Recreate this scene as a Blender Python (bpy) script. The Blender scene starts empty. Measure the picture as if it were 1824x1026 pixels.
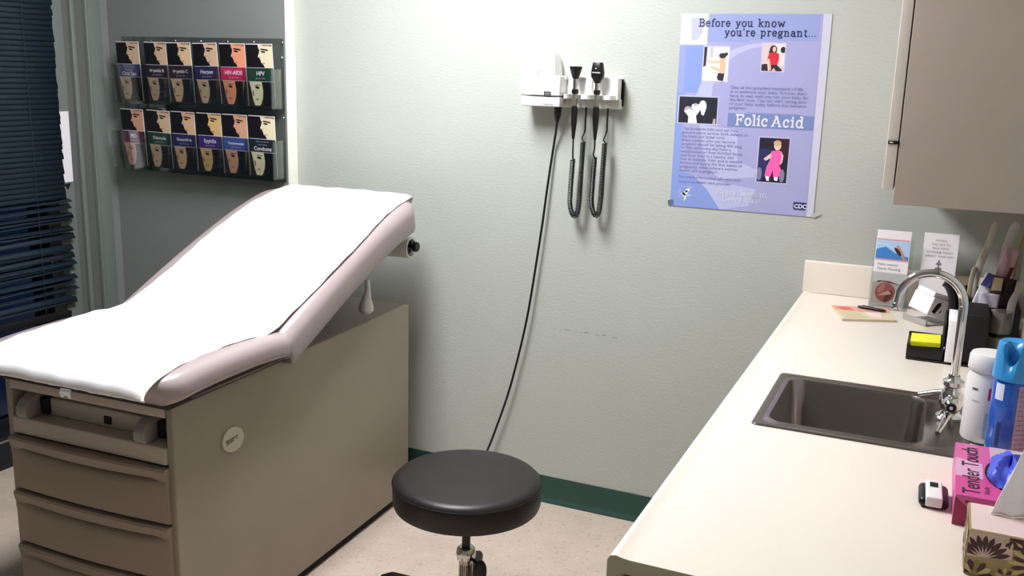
import bpy, bmesh, math, random
from mathutils import Vector, Matrix
random.seed(7)
S = bpy.context.scene
COL = S.collection
PI = math.pi

# ------------------------------------------------------------------ camera, world, exposure
def setup_camera():
    yaw, pitch, roll, f = 0.417, 0.2218, 0.0271, 1721.3
    cy, sy, cp, sp = math.cos(yaw), math.sin(yaw), math.cos(pitch), math.sin(pitch)
    fwd = Vector((-sy*cp, cy*cp, -sp)); right = Vector((cy, sy, 0)); up = right.cross(fwd)
    cr, sr = math.cos(roll), math.sin(roll)
    r2 = right*cr + up*sr; u2 = up*cr - right*sr
    cam = bpy.data.cameras.new('camera'); o = bpy.data.objects.new('camera', cam); COL.objects.link(o)
    cam.sensor_width = 36; cam.sensor_fit = 'HORIZONTAL'; cam.lens = f/1824*36; cam.clip_start = .02
    M = Matrix((r2, u2, -fwd)).transposed().to_4x4(); M.translation = Vector((0.2094, -3.114, 1.5628))
    o.matrix_world = M; S.camera = o
setup_camera()
W = bpy.data.worlds.new('world'); S.world = W; W.use_nodes = True
W.node_tree.nodes['Background'].inputs[0].default_value = (.02, .035, .09, 1)
W.node_tree.nodes['Background'].inputs[1].default_value = .35
S.view_settings.view_transform = 'Standard'; S.view_settings.look = 'None'
S.view_settings.gamma = 1; S.view_settings.exposure = 0.0
S.cycles.transparent_max_bounces = 40
LAMP = dict(x=-1.22, y=-1.12, hx=.24, hy=.50, z=2.62, power=58.0)     # the recessed ceiling light of the room

# ------------------------------------------------------------------ materials
def lin(c): return tuple(((v/255)/12.92 if v/255 <= .04045 else ((v/255+.055)/1.055)**2.4) for v in c)
MATS = {}
def mat(name, c, rough=.5, metal=0, bump=None, var=None, coat=0, trans=0, alpha=None, spec=.5, emit=0, sheen=0, ior=1.45):
    if name in MATS: return MATS[name]
    m = bpy.data.materials.new(name); MATS[name] = m; m.use_nodes = True
    nt = m.node_tree; p = nt.nodes['Principled BSDF']; L = nt.links
    p.inputs['Base Color'].default_value = (*lin(c), 1); p.inputs['Roughness'].default_value = rough
    p.inputs['Metallic'].default_value = metal; p.inputs['Specular IOR Level'].default_value = spec
    p.inputs['Coat Weight'].default_value = coat; p.inputs['Transmission Weight'].default_value = trans
    p.inputs['IOR'].default_value = ior
    if emit:
        p.inputs['Emission Color'].default_value = (*lin(c), 1); p.inputs['Emission Strength'].default_value = emit
    tc = nt.nodes.new('ShaderNodeTexCoord')
    if var:            # (scale, amount, [stretch]) soft procedural variation of the paint itself
        n = nt.nodes.new('ShaderNodeTexNoise'); n.inputs['Scale'].default_value = var[0]; n.inputs['Detail'].default_value = 5
        L.new(tc.outputs['Object'], n.inputs['Vector'])
        r = nt.nodes.new('ShaderNodeMapRange'); r.inputs[1].default_value = .3; r.inputs[2].default_value = .7
        r.inputs[3].default_value = 1-var[1]; r.inputs[4].default_value = 1+var[1]; L.new(n.outputs['Fac'], r.inputs[0])
        mx = nt.nodes.new('ShaderNodeVectorMath'); mx.operation = 'SCALE'; mx.inputs[0].default_value = lin(c)
        L.new(r.outputs[0], mx.inputs['Scale']); L.new(mx.outputs[0], p.inputs['Base Color'])
    if bump:           # (scale, strength, stretch)
        n = nt.nodes.new('ShaderNodeTexNoise'); n.inputs['Scale'].default_value = bump[0]; n.inputs['Detail'].default_value = 3
        mp = nt.nodes.new('ShaderNodeMapping'); mp.inputs['Scale'].default_value = bump[2] if len(bump) > 2 else (1, 1, 1)
        L.new(tc.outputs['Object'], mp.inputs[0]); L.new(mp.outputs[0], n.inputs['Vector'])
        b = nt.nodes.new('ShaderNodeBump'); b.inputs['Strength'].default_value = bump[1]; b.inputs['Distance'].default_value = .002
        L.new(n.outputs['Fac'], b.inputs['Height']); L.new(b.outputs[0], p.inputs['Normal'])
    return m
def clear(name, tint=(235, 240, 238), fac=.12, rough=.04):
    if name in MATS: return MATS[name]
    m = bpy.data.materials.new(name); MATS[name] = m; m.use_nodes = True; nt = m.node_tree
    for n in list(nt.nodes): nt.nodes.remove(n)
    out = nt.nodes.new('ShaderNodeOutputMaterial'); t = nt.nodes.new('ShaderNodeBsdfTransparent'); g = nt.nodes.new('ShaderNodeBsdfGlossy')
    t.inputs[0].default_value = (*lin(tint), 1); g.inputs['Roughness'].default_value = rough
    lw = nt.nodes.new('ShaderNodeLayerWeight'); lw.inputs[0].default_value = .35
    mr = nt.nodes.new('ShaderNodeMapRange'); mr.inputs[3].default_value = fac*.4; mr.inputs[4].default_value = min(1, fac*4)
    nt.links.new(lw.outputs['Fresnel'], mr.inputs[0])
    mx = nt.nodes.new('ShaderNodeMixShader'); nt.links.new(mr.outputs[0], mx.inputs[0])
    nt.links.new(t.outputs[0], mx.inputs[1]); nt.links.new(g.outputs[0], mx.inputs[2]); nt.links.new(mx.outputs[0], out.inputs[0])
    return m

def floor_mat():
    m = mat('speckled_vinyl', (196, 182, 168), .38); nt = m.node_tree; L = nt.links; p = nt.nodes['Principled BSDF']
    tc = nt.nodes.new('ShaderNodeTexCoord')
    def speck(scale, lo, hi, seed):
        v = nt.nodes.new('ShaderNodeTexNoise'); v.inputs['Scale'].default_value = scale; v.inputs['Detail'].default_value = 4
        mp = nt.nodes.new('ShaderNodeMapping'); mp.inputs['Location'].default_value = (seed, seed*2, seed); L.new(tc.outputs['Object'], mp.inputs[0]); L.new(mp.outputs[0], v.inputs['Vector'])
        r = nt.nodes.new('ShaderNodeMapRange'); r.inputs[1].default_value = lo; r.inputs[2].default_value = hi; L.new(v.outputs['Fac'], r.inputs[0]); return r.outputs[0]
    col = None; prev = (*lin((190, 175, 160)), 1)
    for sc, lo, hi, sd, c, amt in ((9, .45, .75, 1, (176, 161, 146), .8), (55, .60, .66, 3, (150, 132, 118), .55), (75, .63, .68, 7, (214, 201, 187), .6), (120, .66, .70, 5, (120, 100, 92), .4)):
        mx = nt.nodes.new('ShaderNodeMix'); mx.data_type = 'RGBA'
        if col: L.new(col, mx.inputs[6])
        else: mx.inputs[6].default_value = prev
        mx.inputs[7].default_value = (*lin(c), 1)
        s = speck(sc, lo, hi, sd); k = nt.nodes.new('ShaderNodeMath'); k.operation = 'MULTIPLY'; k.inputs[1].default_value = amt; L.new(s, k.inputs[0]); L.new(k.outputs[0], mx.inputs[0])
        col = mx.outputs[2]
    L.new(col, p.inputs['Base Color']); return m

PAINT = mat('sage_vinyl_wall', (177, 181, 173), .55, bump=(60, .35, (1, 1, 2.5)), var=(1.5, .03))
GREYW = mat('grey_wall', (128, 132, 130), .5, bump=(60, .3), var=(2, .03))  # greyer, darker tone for the left wall and left part of the back wall
TRIMP = mat('grey_green_trim', (98, 101, 98), .45)
TRIMP2 = mat('pale_green_casing', (114, 122, 117), .45)
CEIL = mat('ceiling_white', (226, 226, 220), .8, bump=(150, .4))
FLOOR = floor_mat()
BASEB = mat('dark_green_rubber', (40, 70, 62), .45)
IVORY = mat('ivory_plastic', (238, 240, 222), .35)
LAMI = mat('cream_laminate', (227, 217, 204), .33, var=(3, .02), coat=.15)
LAMIE = mat('cream_laminate_edge', (196, 188, 164), .4)
CABM = mat('taupe_laminate', (178, 164, 153), .5, var=(4, .04))
CABL = mat('pale_cabinet_door', (222, 210, 200), .45)
TBODY = mat('table_beige', (154, 145, 129), .45, var=(5, .03))
TFRONT = mat('table_front_beige', (188, 175, 163), .45)
TDRAW = mat('drawer_taupe', (152, 135, 121), .45)
VINYL = mat('upholstery_mauve', (158, 144, 144), .32, bump=(400, .10), coat=.55); VINYL.node_tree.nodes['Principled BSDF'].inputs['Coat Roughness'].default_value = .16
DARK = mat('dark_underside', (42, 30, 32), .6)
BLACK = mat('black_plastic', (10, 9, 9), .38)
BLACKM = mat('black_matte', (8, 7, 8), .7)
LEATH = mat('black_vinyl', (30, 26, 26), .40, bump=(500, .12))
CHROME = mat('chrome', (205, 203, 200), .08, 1)
STEEL = mat('brushed_steel', (146, 138, 133), .30, 1, bump=(40, .2, (1, 12, 1)))
WHITE = mat('white_plastic', (226, 225, 222), .35)
PAPER = mat('white_paper', (246, 244, 246), .85)
CARD = mat('white_card', (238, 234, 236), .6)
GREYP = mat('grey_plastic', (150, 146, 138), .4)
ACR = clear('clear_acrylic', (246, 248, 247), .07)
ACRD = clear('shade_tint_acrylic', (238, 239, 237), .07)  # clear acrylic, tinted to deepen shade behind and below the rack trays
def flat(c, rough=.5):
    if rough in (.35, .4): c = tuple(int(v*.87) for v in c)
    return mat('print_%d_%d_%d' % c, c, rough)

# ------------------------------------------------------------------ mesh builder
class MB:
    def __init__(s): s.v = []; s.f = []; s.mi = []; s.sm = []; s.M = Matrix(); s.m = 0; s.smooth = False
    def add(s, vs, fs, smooth=None):
        b = len(s.v); s.v += [s.M @ Vector(v) for v in vs]
        for f in fs: s.f.append([b+i for i in f]); s.mi.append(s.m); s.sm.append(s.smooth if smooth is None else smooth)
        return s
    def box(s, a, b, ch=0):
        x0, x1 = sorted((a[0], b[0])); y0, y1 = sorted((a[1], b[1])); z0, z1 = sorted((a[2], b[2]))
        if ch <= 0:
            vs = [(x, y, z) for z in (z0, z1) for y in (y0, y1) for x in (x0, x1)]
            return s.add(vs, [(0, 2, 3, 1), (4, 5, 7, 6), (0, 1, 5, 4), (1, 3, 7, 5), (3, 2, 6, 7), (2, 0, 4, 6)], False)
        bm = bmesh.new(); bmesh.ops.create_cube(bm, size=1)
        for v in bm.verts: v.co = Vector(((x0+x1)/2+v.co.x*(x1-x0), (y0+y1)/2+v.co.y*(y1-y0), (z0+z1)/2+v.co.z*(z1-z0)))
        bmesh.ops.bevel(bm, geom=bm.edges[:], offset=min(ch, .49*min(x1-x0, y1-y0, z1-z0)), segments=3, profile=.5, affect='EDGES')
        bm.verts.index_update(); s.add([v.co[:] for v in bm.verts], [[v.index for v in f.verts] for f in bm.faces], True); bm.free(); return s
    def lathe(s, prof, c=(0, 0, 0), n=32, axis='Z', caps=True):
        vs = []; fs = []
        for r, h in prof:
            for k in range(n):
                a = 2*PI*k/n; p = (r*math.cos(a), r*math.sin(a), h)
                if axis == 'X': p = (p[2], p[0], p[1])
                if axis == 'Y': p = (p[1], p[2], p[0])
                vs.append((p[0]+c[0], p[1]+c[1], p[2]+c[2]))
        for i in range(len(prof)-1):
            for k in range(n): fs.append((i*n+k, i*n+(k+1) % n, (i+1)*n+(k+1) % n, (i+1)*n+k))
        if caps: fs.append(list(range(n))[::-1]); fs.append([(len(prof)-1)*n+k for k in range(n)])
        return s.add(vs, fs, True)
    def tube(s, pts, r, n=10, caps=True):
        pts = [Vector(p) for p in pts]; rs = r if isinstance(r, (list, tuple)) else [r]*len(pts)
        vs = []; fs = []; up = None
        for i, p in enumerate(pts):
            t = (pts[min(i+1, len(pts)-1)]-pts[max(i-1, 0)]).normalized()
            if up is None: up = t.orthogonal().normalized()
            up = (up-t*up.dot(t)).normalized(); w = t.cross(up)
            for k in range(n): a = 2*PI*k/n; vs.append(p+(up*math.cos(a)+w*math.sin(a))*rs[i])
        for i in range(len(pts)-1):
            for k in range(n): fs.append((i*n+k, i*n+(k+1) % n, (i+1)*n+(k+1) % n, (i+1)*n+k))
        if caps: fs.append(list(range(n))[::-1]); fs.append([(len(pts)-1)*n+k for k in range(n)])
        return s.add(vs, fs, True)
    def rings(s, R, caps=True):
        n = len(R[0]); vs = [p for r in R for p in r]; fs = []
        for i in range(len(R)-1):
            for k in range(n): fs.append((i*n+k, i*n+(k+1) % n, (i+1)*n+(k+1) % n, (i+1)*n+k))
        if caps: fs.append(list(range(n))[::-1]); fs.append([(len(R)-1)*n+k for k in range(n)])
        return s.add(vs, fs, True)
    def prism(s, poly, h, ax='Z', at=0):
        n = len(poly)
        def P(a, b, c):
            return {'Z': (a, b, c), 'Y': (a, c, b), 'X': (c, a, b)}[ax]
        vs = [P(x, y, at) for x, y in poly]+[P(x, y, at+h) for x, y in poly]
        return s.add(vs, [list(range(n))[::-1], list(range(n, 2*n))]+[(i, (i+1) % n, n+(i+1) % n, n+i) for i in range(n)], False)
    def grid(s, F, nu, nv, smooth=True):
        vs = [F(i/nu, j/nv) for i in range(nu+1) for j in range(nv+1)]
        return s.add(vs, [(i*(nv+1)+j, (i+1)*(nv+1)+j, (i+1)*(nv+1)+j+1, i*(nv+1)+j+1) for i in range(nu) for j in range(nv)], smooth)
    def build(s, name, mats, parent=None, world=False, recalc=True, thick=None):
        if not isinstance(mats, (list, tuple)): mats = [mats]
        off = ORG.get(parent, Vector()) if (world and parent) else Vector()
        me = bpy.data.meshes.new(name); me.from_pydata([(v-off)[:] for v in s.v], [], s.f); 
        for m in mats: me.materials.append(m)
        for p, mi, sm in zip(me.polygons, s.mi, s.sm): p.material_index = mi; p.use_smooth = sm
        if recalc:
            bm = bmesh.new(); bm.from_mesh(me); bmesh.ops.recalc_face_normals(bm, faces=bm.faces[:])
            for e in bm.edges:
                if len(e.link_faces) == 2 and e.calc_face_angle(0) > .75: e.smooth = False
            bm.to_mesh(me); bm.free()
        o = bpy.data.objects.new(name, me); COL.objects.link(o)
        if parent: o.parent = parent; ORG[o] = ORG.get(parent, Vector())
        if thick:
            md = o.modifiers.new('thickness', 'SOLIDIFY'); md.thickness = thick; md.offset = 0
        return o
ORG = {}
def thing(name, label, cat, loc=(0, 0, 0), rot=(0, 0, 0), group=None):
    o = bpy.data.objects.new(name, None); COL.objects.link(o); o.location = loc; o.rotation_euler = rot
    o.empty_display_size = .05; ORG[o] = Vector(loc); tag(o, label, cat, group); return o
def tag(o, label, cat, group=None):
    o['label'] = label; o['category'] = cat
    if group: o['group'] = group
    return o
def struct(o): o['kind'] = 'structure'; return o

# flat printing helpers ------------------------------------------------
def frame(origin, ux, uy):
    """u to the right, v up, n toward the viewer"""
    ux = Vector(ux).normalized(); uy = Vector(uy).normalized(); n = ux.cross(uy)
    M = Matrix((ux, uy, n)).transposed().to_4x4(); M.translation = Vector(origin); return M
def poly(mb, pts, lift=0, m=None):
    if m is not None: mb.m = m
    mb.add([(x, y, lift) for x, y in pts], [list(range(len(pts)))], False)
def ell(cx, cy, rx, ry, n=18, a=0):
    return [(cx+rx*math.cos(t)*math.cos(a)-ry*math.sin(t)*math.sin(a), cy+rx*math.cos(t)*math.sin(a)+ry*math.sin(t)*math.cos(a)) for t in [2*PI*k/n for k in range(n)]]
def rect(x0, y0, x1, y1): return [(x0, y0), (x1, y0), (x1, y1), (x0, y1)]
def text(name, s, size, M, m, parent, bold=0, align='LEFT', sx=1, world=False):
    cu = bpy.data.curves.new('t', 'FONT'); cu.body = s; cu.size = size; cu.offset = bold; cu.align_x = align; cu.align_y = 'BOTTOM_BASELINE'
    to = bpy.data.objects.new('t', cu); COL.objects.link(to)
    me = bpy.data.meshes.new_from_object(to, depsgraph=bpy.context.evaluated_depsgraph_get())
    bpy.data.objects.remove(to)
    off = ORG.get(parent, Vector()) if world else Vector()
    T = Matrix.Translation(-off) @ M @ Matrix.Diagonal((sx, 1, 1, 1)); me.transform(T); me.materials.clear(); me.materials.append(m)
    o = bpy.data.objects.new(name, me); COL.objects.link(o); o.parent = parent; ORG[o] = ORG.get(parent, Vector()); return o

# slab serif stroke letters for the poster headings
def arc(cx, cy, rx, ry, a0, a1, n=12): return [(cx+rx*math.cos(math.radians(a0+(a1-a0)*k/n)), cy+ry*math.sin(math.radians(a0+(a1-a0)*k/n))) for k in range(n+1)]
def sf(x, y, w=.11): return [(x-w, y), (x+w, y)]
GL = {
 'B': (.62, [[(.14, 0), (.14, .72)], [(.02, .72), (.34, .72)]+arc(.34, .545, .17, .175, 90, -90)+[(.14, .37)], arc(.36, .185, .19, .185, 90, -90)+[(.02, 0)]]),
 'F': (.60, [[(.14, 0), (.14, .72)], [(.02, .72), (.54, .72), (.54, .56)], [(.14, .38), (.40, .38)], [(.40, .47), (.40, .29)], sf(.14, 0)]),
 'A': (.74, [[(.10, 0), (.36, .72), (.62, 0)], [(.2, .24), (.54, .24)], sf(.10, 0), sf(.62, 0), [(.24, .72), (.40, .72)]]),
 'E': (.62, [[(.14, 0), (.14, .72)], [(.02, .72), (.54, .72), (.54, .58)], [(.14, .38), (.40, .38)], [(.02, 0), (.56, 0), (.56, .15)]]),
 'W': (.92, [[(.08, .72), (.26, 0), (.44, .6), (.62, 0), (.80, .72)], sf(.08, .72), sf(.80, .72)]),
 'D': (.68, [[(.14, 0), (.14, .72)], [(.02, .72), (.30, .72)]+arc(.30, .36, .28, .36, 90, -90)+[(.02, 0)]]),
 'e': (.50, [[(.07, .27), (.42, .27)]+arc(.25, .25, .18, .25, 5, 325, 18)]),
 'f': (.34, [arc(.30, .56, .14, .16, 40, 180, 8)+[(.16, 0)], [(.04, .47), (.30, .47)], sf(.16, 0, .12)]),
 'o': (.52, [arc(.26, .24, .19, .25, 0, 360, 20)]),
 'r': (.42, [[(.04, .48), (.14, .48), (.14, 0)], arc(.29, .33, .15, .15, 180, 50, 8), sf(.14, 0)]),
 'y': (.54, [[(.10, .48), (.27, .02)], [(.44, .48), (.22, -.14), (.08, -.20)], sf(.10, .48, .09), sf(.44, .48, .09)]),
 'v': (.52, [[(.10, .48), (.26, 0), (.42, .48)], sf(.10, .48, .09), sf(.42, .48, .09)]),
 'u': (.58, [[(.02, .48), (.12, .48), (.12, .18)]+arc(.26, .16, .14, .16, 180, 360, 10)+[(.42, .48)], [(.32, .48), (.42, .48), (.42, 0), (.54, 0)]]),
 'k': (.56, [[(.02, .72), (.13, .72), (.13, 0)], [(.13, .2), (.42, .48)], [(.22, .28), (.46, 0)], sf(.13, 0), sf(.42, .48, .09), sf(.45, 0, .09)]),
 'n': (.60, [[(.02, .48), (.13, .48), (.13, 0)], arc(.28, .3, .15, .18, 160, 0, 10)+[(.43, 0)], sf(.13, 0), sf(.43, 0)]),
 'm': (.90, [[(.02, .48), (.13, .48), (.13, 0)], arc(.27, .3, .14, .18, 160, 0, 10)+[(.41, 0)], arc(.56, .3, .15, .18, 160, 0, 10)+[(.71, 0)], sf(.13, 0, .1), sf(.41, 0, .08), sf(.71, 0, .1)]),
 'w': (.78, [[(.09, .48), (.23, 0), (.38, .4), (.53, 0), (.67, .48)], sf(.09, .48, .09), sf(.67, .48, .09)]),
 "'": (.22, [[(.10, .72), (.08, .55)]]),
 'p': (.58, [[(.02, .48), (.13, .48), (.13, -.2)], arc(.29, .24, .17, .24, 150, -150, 16), sf(.13, -.2)]),
 'g': (.52, [arc(.23, .31, .15, .16, 0, 360, 16), arc(.24, -.08, .18, .11, 0, 360, 14), [(.34, .42), (.46, .48)], [(.14, .17), (.14, .06), (.34, .02)]]),
 'a': (.52, [arc(.22, .36, .15, .12, 160, 0, 8)+[(.37, 0), (.48, 0)], arc(.22, .14, .15, .14, 20, 340, 14)]),
 't': (.36, [[(.15, .62), (.15, .1)]+arc(.24, .1, .09, .1, 180, 320, 6), [(.02, .47), (.30, .47)]]),
 'l': (.28, [[(.03, .72), (.14, .72), (.14, 0)], sf(.14, 0)]),
 'i': (.28, [[(.03, .48), (.14, .48), (.14, 0)], sf(.14, 0), [(.14, .62), (.14, .70)]]),
 'c': (.48, [arc(.25, .24, .18, .25, 45, 320, 16), [(.38, .46), (.38, .32)]]),
 'd': (.58, [arc(.25, .24, .18, .25, 30, 330, 16), [(.32, .72), (.43, .72), (.43, 0), (.54, 0)]]),
 '.': (.22, [[(.07, .04), (.15, .04)]]), ',': (.22, [[(.12, .06), (.06, -.12)]]), '!': (.26, [[(.12, .72), (.12, .22)], [(.12, .02), (.12, .10)]]), ' ': (.36, []),
}
def serif(name, s, size, M, m, parent, w=.085, track=0, world=False):
    mb = MB(); mb.M = M; x = 0; zi = 0
    for ch in s:
        adv, strokes = GL[ch]
        for st in strokes:
            thin = w*.62 if len(st) == 2 and abs(st[0][1]-st[1][1]) < .01 else w
            for (x0, y0), (x1, y1) in zip(st, st[1:]):
                d = Vector((x1-x0, y1-y0)); l = d.length
                if l < 1e-6: continue
                d /= l; n = Vector((-d.y, d.x))*thin/2; e = d*thin*.3
                a = Vector((x+x0, y0))-e; b = Vector((x+x1, y1))+e
                zi += 1; mb.add([((p.x)*size, p.y*size, (zi % 24)*.000012) for p in (a-n, b-n, b+n, a+n)], [(0, 1, 2, 3)], False)
        x += adv+track
    return mb.build(name, m, parent, world=world, recalc=False)

# ------------------------------------------------------------------ room shell
XL, XR, YB, YF, ZC = -3.0, .44, 0.0, -4.6, 2.62
struct(MB().box((XL-.3, YF-.1, -.1), (XR+.2, YB+.2, 0)).build('floor', FLOOR))
struct(MB().box((XL-.3, YF-.1, ZC), (XR+.2, YB+.2, ZC+.1)).build('ceiling', CEIL))
struct(MB().box((-2.10, 0, 0), (XR+.15, .15, ZC)).build('wall_back', PAINT))
struct(MB().box((XL-.15, -.045, 0), (-2.10, .15, ZC)).build('wall_back_left', GREYW))
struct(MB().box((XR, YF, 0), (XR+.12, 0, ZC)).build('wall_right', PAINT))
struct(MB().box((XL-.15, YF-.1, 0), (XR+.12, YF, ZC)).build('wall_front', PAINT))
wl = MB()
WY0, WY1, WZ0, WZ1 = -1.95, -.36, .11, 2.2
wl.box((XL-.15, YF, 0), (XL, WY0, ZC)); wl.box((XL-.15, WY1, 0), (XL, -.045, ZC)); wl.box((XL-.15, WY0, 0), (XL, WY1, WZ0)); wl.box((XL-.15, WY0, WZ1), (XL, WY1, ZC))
struct(wl.build('wall_left', GREYW))
wn = MB(); wn.box((XL-.12, WY0, WZ0), (XL-.06, WY0+.05, WZ1)); wn.box((XL-.12, WY1-.05, WZ0), (XL-.06, WY1, WZ1)); wn.box((XL-.12, WY0+.05, WZ0), (XL-.06, WY1-.05, WZ0+.05)); wn.box((XL-.12, WY0+.05, WZ1-.05), (XL-.06, WY1-.05, WZ1))
wn.box((XL-.06, WY0, WZ0), (XL+.002, WY1, WZ0+.012)); win = struct(wn.build('window_1', mat('window_frame_dark', (24, 26, 30), .4)))
MB().box((XL-.095, WY0+.05, WZ0+.05), (XL-.087, WY1-.05, WZ1-.05)).build('pane', mat('window_glass', (200, 215, 225), .02, trans=1), win)
# moulded casing between the window and the corner
tr = MB(); top = 2.3
tr.m = 1; tr.box((XL, -.36, .1), (XL+.010, -.280, top), .002)
tr.m = 0; tr.box((XL, -.279, .1), (XL+.004, -.249, top)); tr.m = 1; tr.box((XL, -.249, .1), (XL+.022, -.230, top), .004)
tr.m = 0; tr.box((XL, -.230, .1), (XL+.006, -.180, top)); tr.m = 1; tr.box((XL, -.180, .1), (XL+.026, -.165, top), .003); tr.m = 0; tr.m = 1; tr.box((XL, -.165, .1), (XL+.020, -.098, top), .004)
struct(tr.build('trim_1', [TRIMP, TRIMP2]))
# ivory corner guard on the step in the back wall
g = MB(); g.box((-2.103, -.048, .1), (-2.098, -.001, ZC)); g.box((-2.108, -.0485, .1), (-2.0985, -.0455, ZC))
struct(g.build('trim_2', IVORY))
# cove baseboards
def cove(name, a, b, nrm, m=None):
    a = Vector(a); b = Vector(b); n = Vector(nrm); mb = MB(); prof = [(0, .1), (.003, .1), (.004, .03), (.008, .012), (.016, .003), (.016, 0), (0, 0)]
    R = [[p+n*(d+.0005)+Vector((0, 0, z)) for d, z in prof] for p in (a, b)]
    mb.rings(R); o = mb.build(name, m or BASEB); return struct(o)
cove('baseboard_back', (-2.09, 0, 0), (-.10, 0, 0), (0, -1, 0))
cove('baseboard_left', (XL, -.05, 0), (XL, YF, 0), (1, 0, 0), mat('near_black_rubber', (20, 26, 28), .5))
cove('baseboard_back_left', (XL+.02, -.045, 0), (-2.11, -.045, 0), (0, -1, 0))

wbk = bpy.data.objects['wall_back']; sf_ = MB(); sf_.M = frame((0, -.0006, 0), (1, 0, 0), (0, 0, 1)); sr_ = random.Random(4); x_ = -1.00
while x_ < -.76:
    w_ = sr_.uniform(.004, .020); sf_.m = 0; h0 = .664+.004*sr_.random(); poly(sf_, [(x_, h0), (x_+w_, h0-.001), (x_+w_, h0+.0012), (x_, h0+.002)], 0, 0); x_ += w_+sr_.uniform(.002, .028)
sf_.build('scuff_mark', mat('scuff', (138, 138, 128), .7), wbk, recalc=False)

# recessed ceiling light (above the frame)
cl = thing('ceiling_light', 'recessed fluorescent troffer in the white ceiling above the table', 'ceiling light', (LAMP['x'], LAMP['y'], ZC))
lx, ly = LAMP['hx'], LAMP['hy']
f = MB()
for a, b in (((-lx-.03, -ly-.03), (-lx, ly+.03)), ((lx, -ly-.03), (lx+.03, ly+.03)), ((-lx, -ly-.03), (lx, -ly)), ((-lx, ly), (lx, ly+.03))):
    f.box((a[0], a[1], -.012), (b[0], b[1], 0))
f.build('frame', WHITE, cl)
MB().box((-lx, -ly, -.008), (lx, ly, -.001)).build('diffuser', mat('lamp_diffuser', (250, 250, 255), .5, emit=LAMP['power']), cl)

# ------------------------------------------------------------------ window blinds
bl = thing('window_blinds', 'dark navy horizontal slat blinds hanging at the left window', 'blinds', (XL+.03, -1.15, 0))
NAVY = mat('navy_slat', (25, 39, 51), .4)
b = MB(); y0, y1 = -.80, .805
b.smooth = True
z = 2.16; k = 0; n = 0
while z > .60:
    k += 1
    sag = 0 if z > .98 else .010*math.sin(k*2.1)
    tilt = .16 if z > 1.02 else random.choice([.5, .9, 1.15])
    hw = .0125; ang = PI/2-tilt if z > 1.02 else PI/2-tilt
    jag = random.uniform(-.004, .004) if z > 1.02 else random.uniform(-.006, .03)
    def F(u, v, z=z, ang=ang, sag=sag, jag=jag):
        y = y0+(y1+jag-y0)*u; c = (v-.5)*2
        zz = z+sag*(u*2-1)*.9
        return ((c*hw)*math.cos(ang)+.0018*(1-c*c), y, zz-(c*hw)*math.sin(ang))
    b.grid(F, 10, 3)
    z -= .0195 if z > 1.02 else random.choice([.019, .024, .030, .017])
b.build('slats', NAVY, bl, recalc=False, thick=.0006)
MB().box((-.02, y0-.01, 2.17), (.025, y1+.01, 2.215), .003).build('headrail', NAVY, bl)
r = MB(); r.M = Matrix.Translation((0, 0, .575)) @ Matrix.Rotation(-.03, 4, 'X'); r.box((-.012, y0, -.014), (.012, y1-.02, .014), .004); r.build('bottom_rail', BLACKM, bl)
for yy in (.66, .0, -.62):
    MB().tube([(.015, yy, 2.17), (.016, yy, .58)], .0012, 6).build('ladder_cord', mat('navy_cord', (30, 40, 58), .7), bl)

c = MB(); c.box((XL+.0105, -.375, 1.078), (XL+.0125, -.286, 1.357)); tag(c.build('card', CARD), 'blank white card taped upright beside the dark blinds', 'card')
c = MB(); c.M = Matrix.Translation((XL+.0115, -.325, 1.070)); c.prism([(-.012, 0), (.026, .004), (.012, -.022), (.004, -.010)], .0015, 'X'); tag(c.build('hanging_clip', BLACKM), 'tiny dark clip poking out below the white card', 'clip')

# ------------------------------------------------------------------ leaflet rack on the wall
rk = thing('leaflet_rack', 'clear acrylic two tier leaflet rack screwed to grey wall', 'leaflet rack', (-2.52, -.045, 1.11))
RY = -.045
MB().box((-2.925, RY-.004, 1.112), (-2.118, RY-.0005, 1.655)).build('back_panel', ACRD, rk, True)
XD = [-2.918, -2.768, -2.6405, -2.511, -2.380, -2.254, -2.122]
for z0 in (1.392, 1.126):
    t = MB(); t.box((-2.925, RY-.078, z0), (-2.118, RY-.004, z0+.004)); t.build('tray_floor', ACRD, rk, True)
    t = MB(); t.M = Matrix.Translation((0, RY-.078, z0)) @ Matrix.Rotation(.07, 4, 'X'); t.box((-2.925, -.003, 0), (-2.118, 0, .155)); t.build('front_panel', ACR, rk, True)
    for x in XD+[-2.118]:
        MB().box((x-.0015, RY-.076, z0+.004), (x+.0015, RY-.004, z0+.15)).build('divider', ACR, rk, True)
for x in XD: 
    MB().lathe([(.005, 0), (.005, -.002), (.003, -.004)], (x, RY-.004, 1.640), 12, 'Y').build('screw', CHROME, rk, True)
for zz in (1.585, 1.36): MB().lathe([(.005, 0), (.005, -.002), (.003, -.004)], (-2.124, RY-.004, zz), 12, 'Y').build('screw', CHROME, rk, True)

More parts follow.
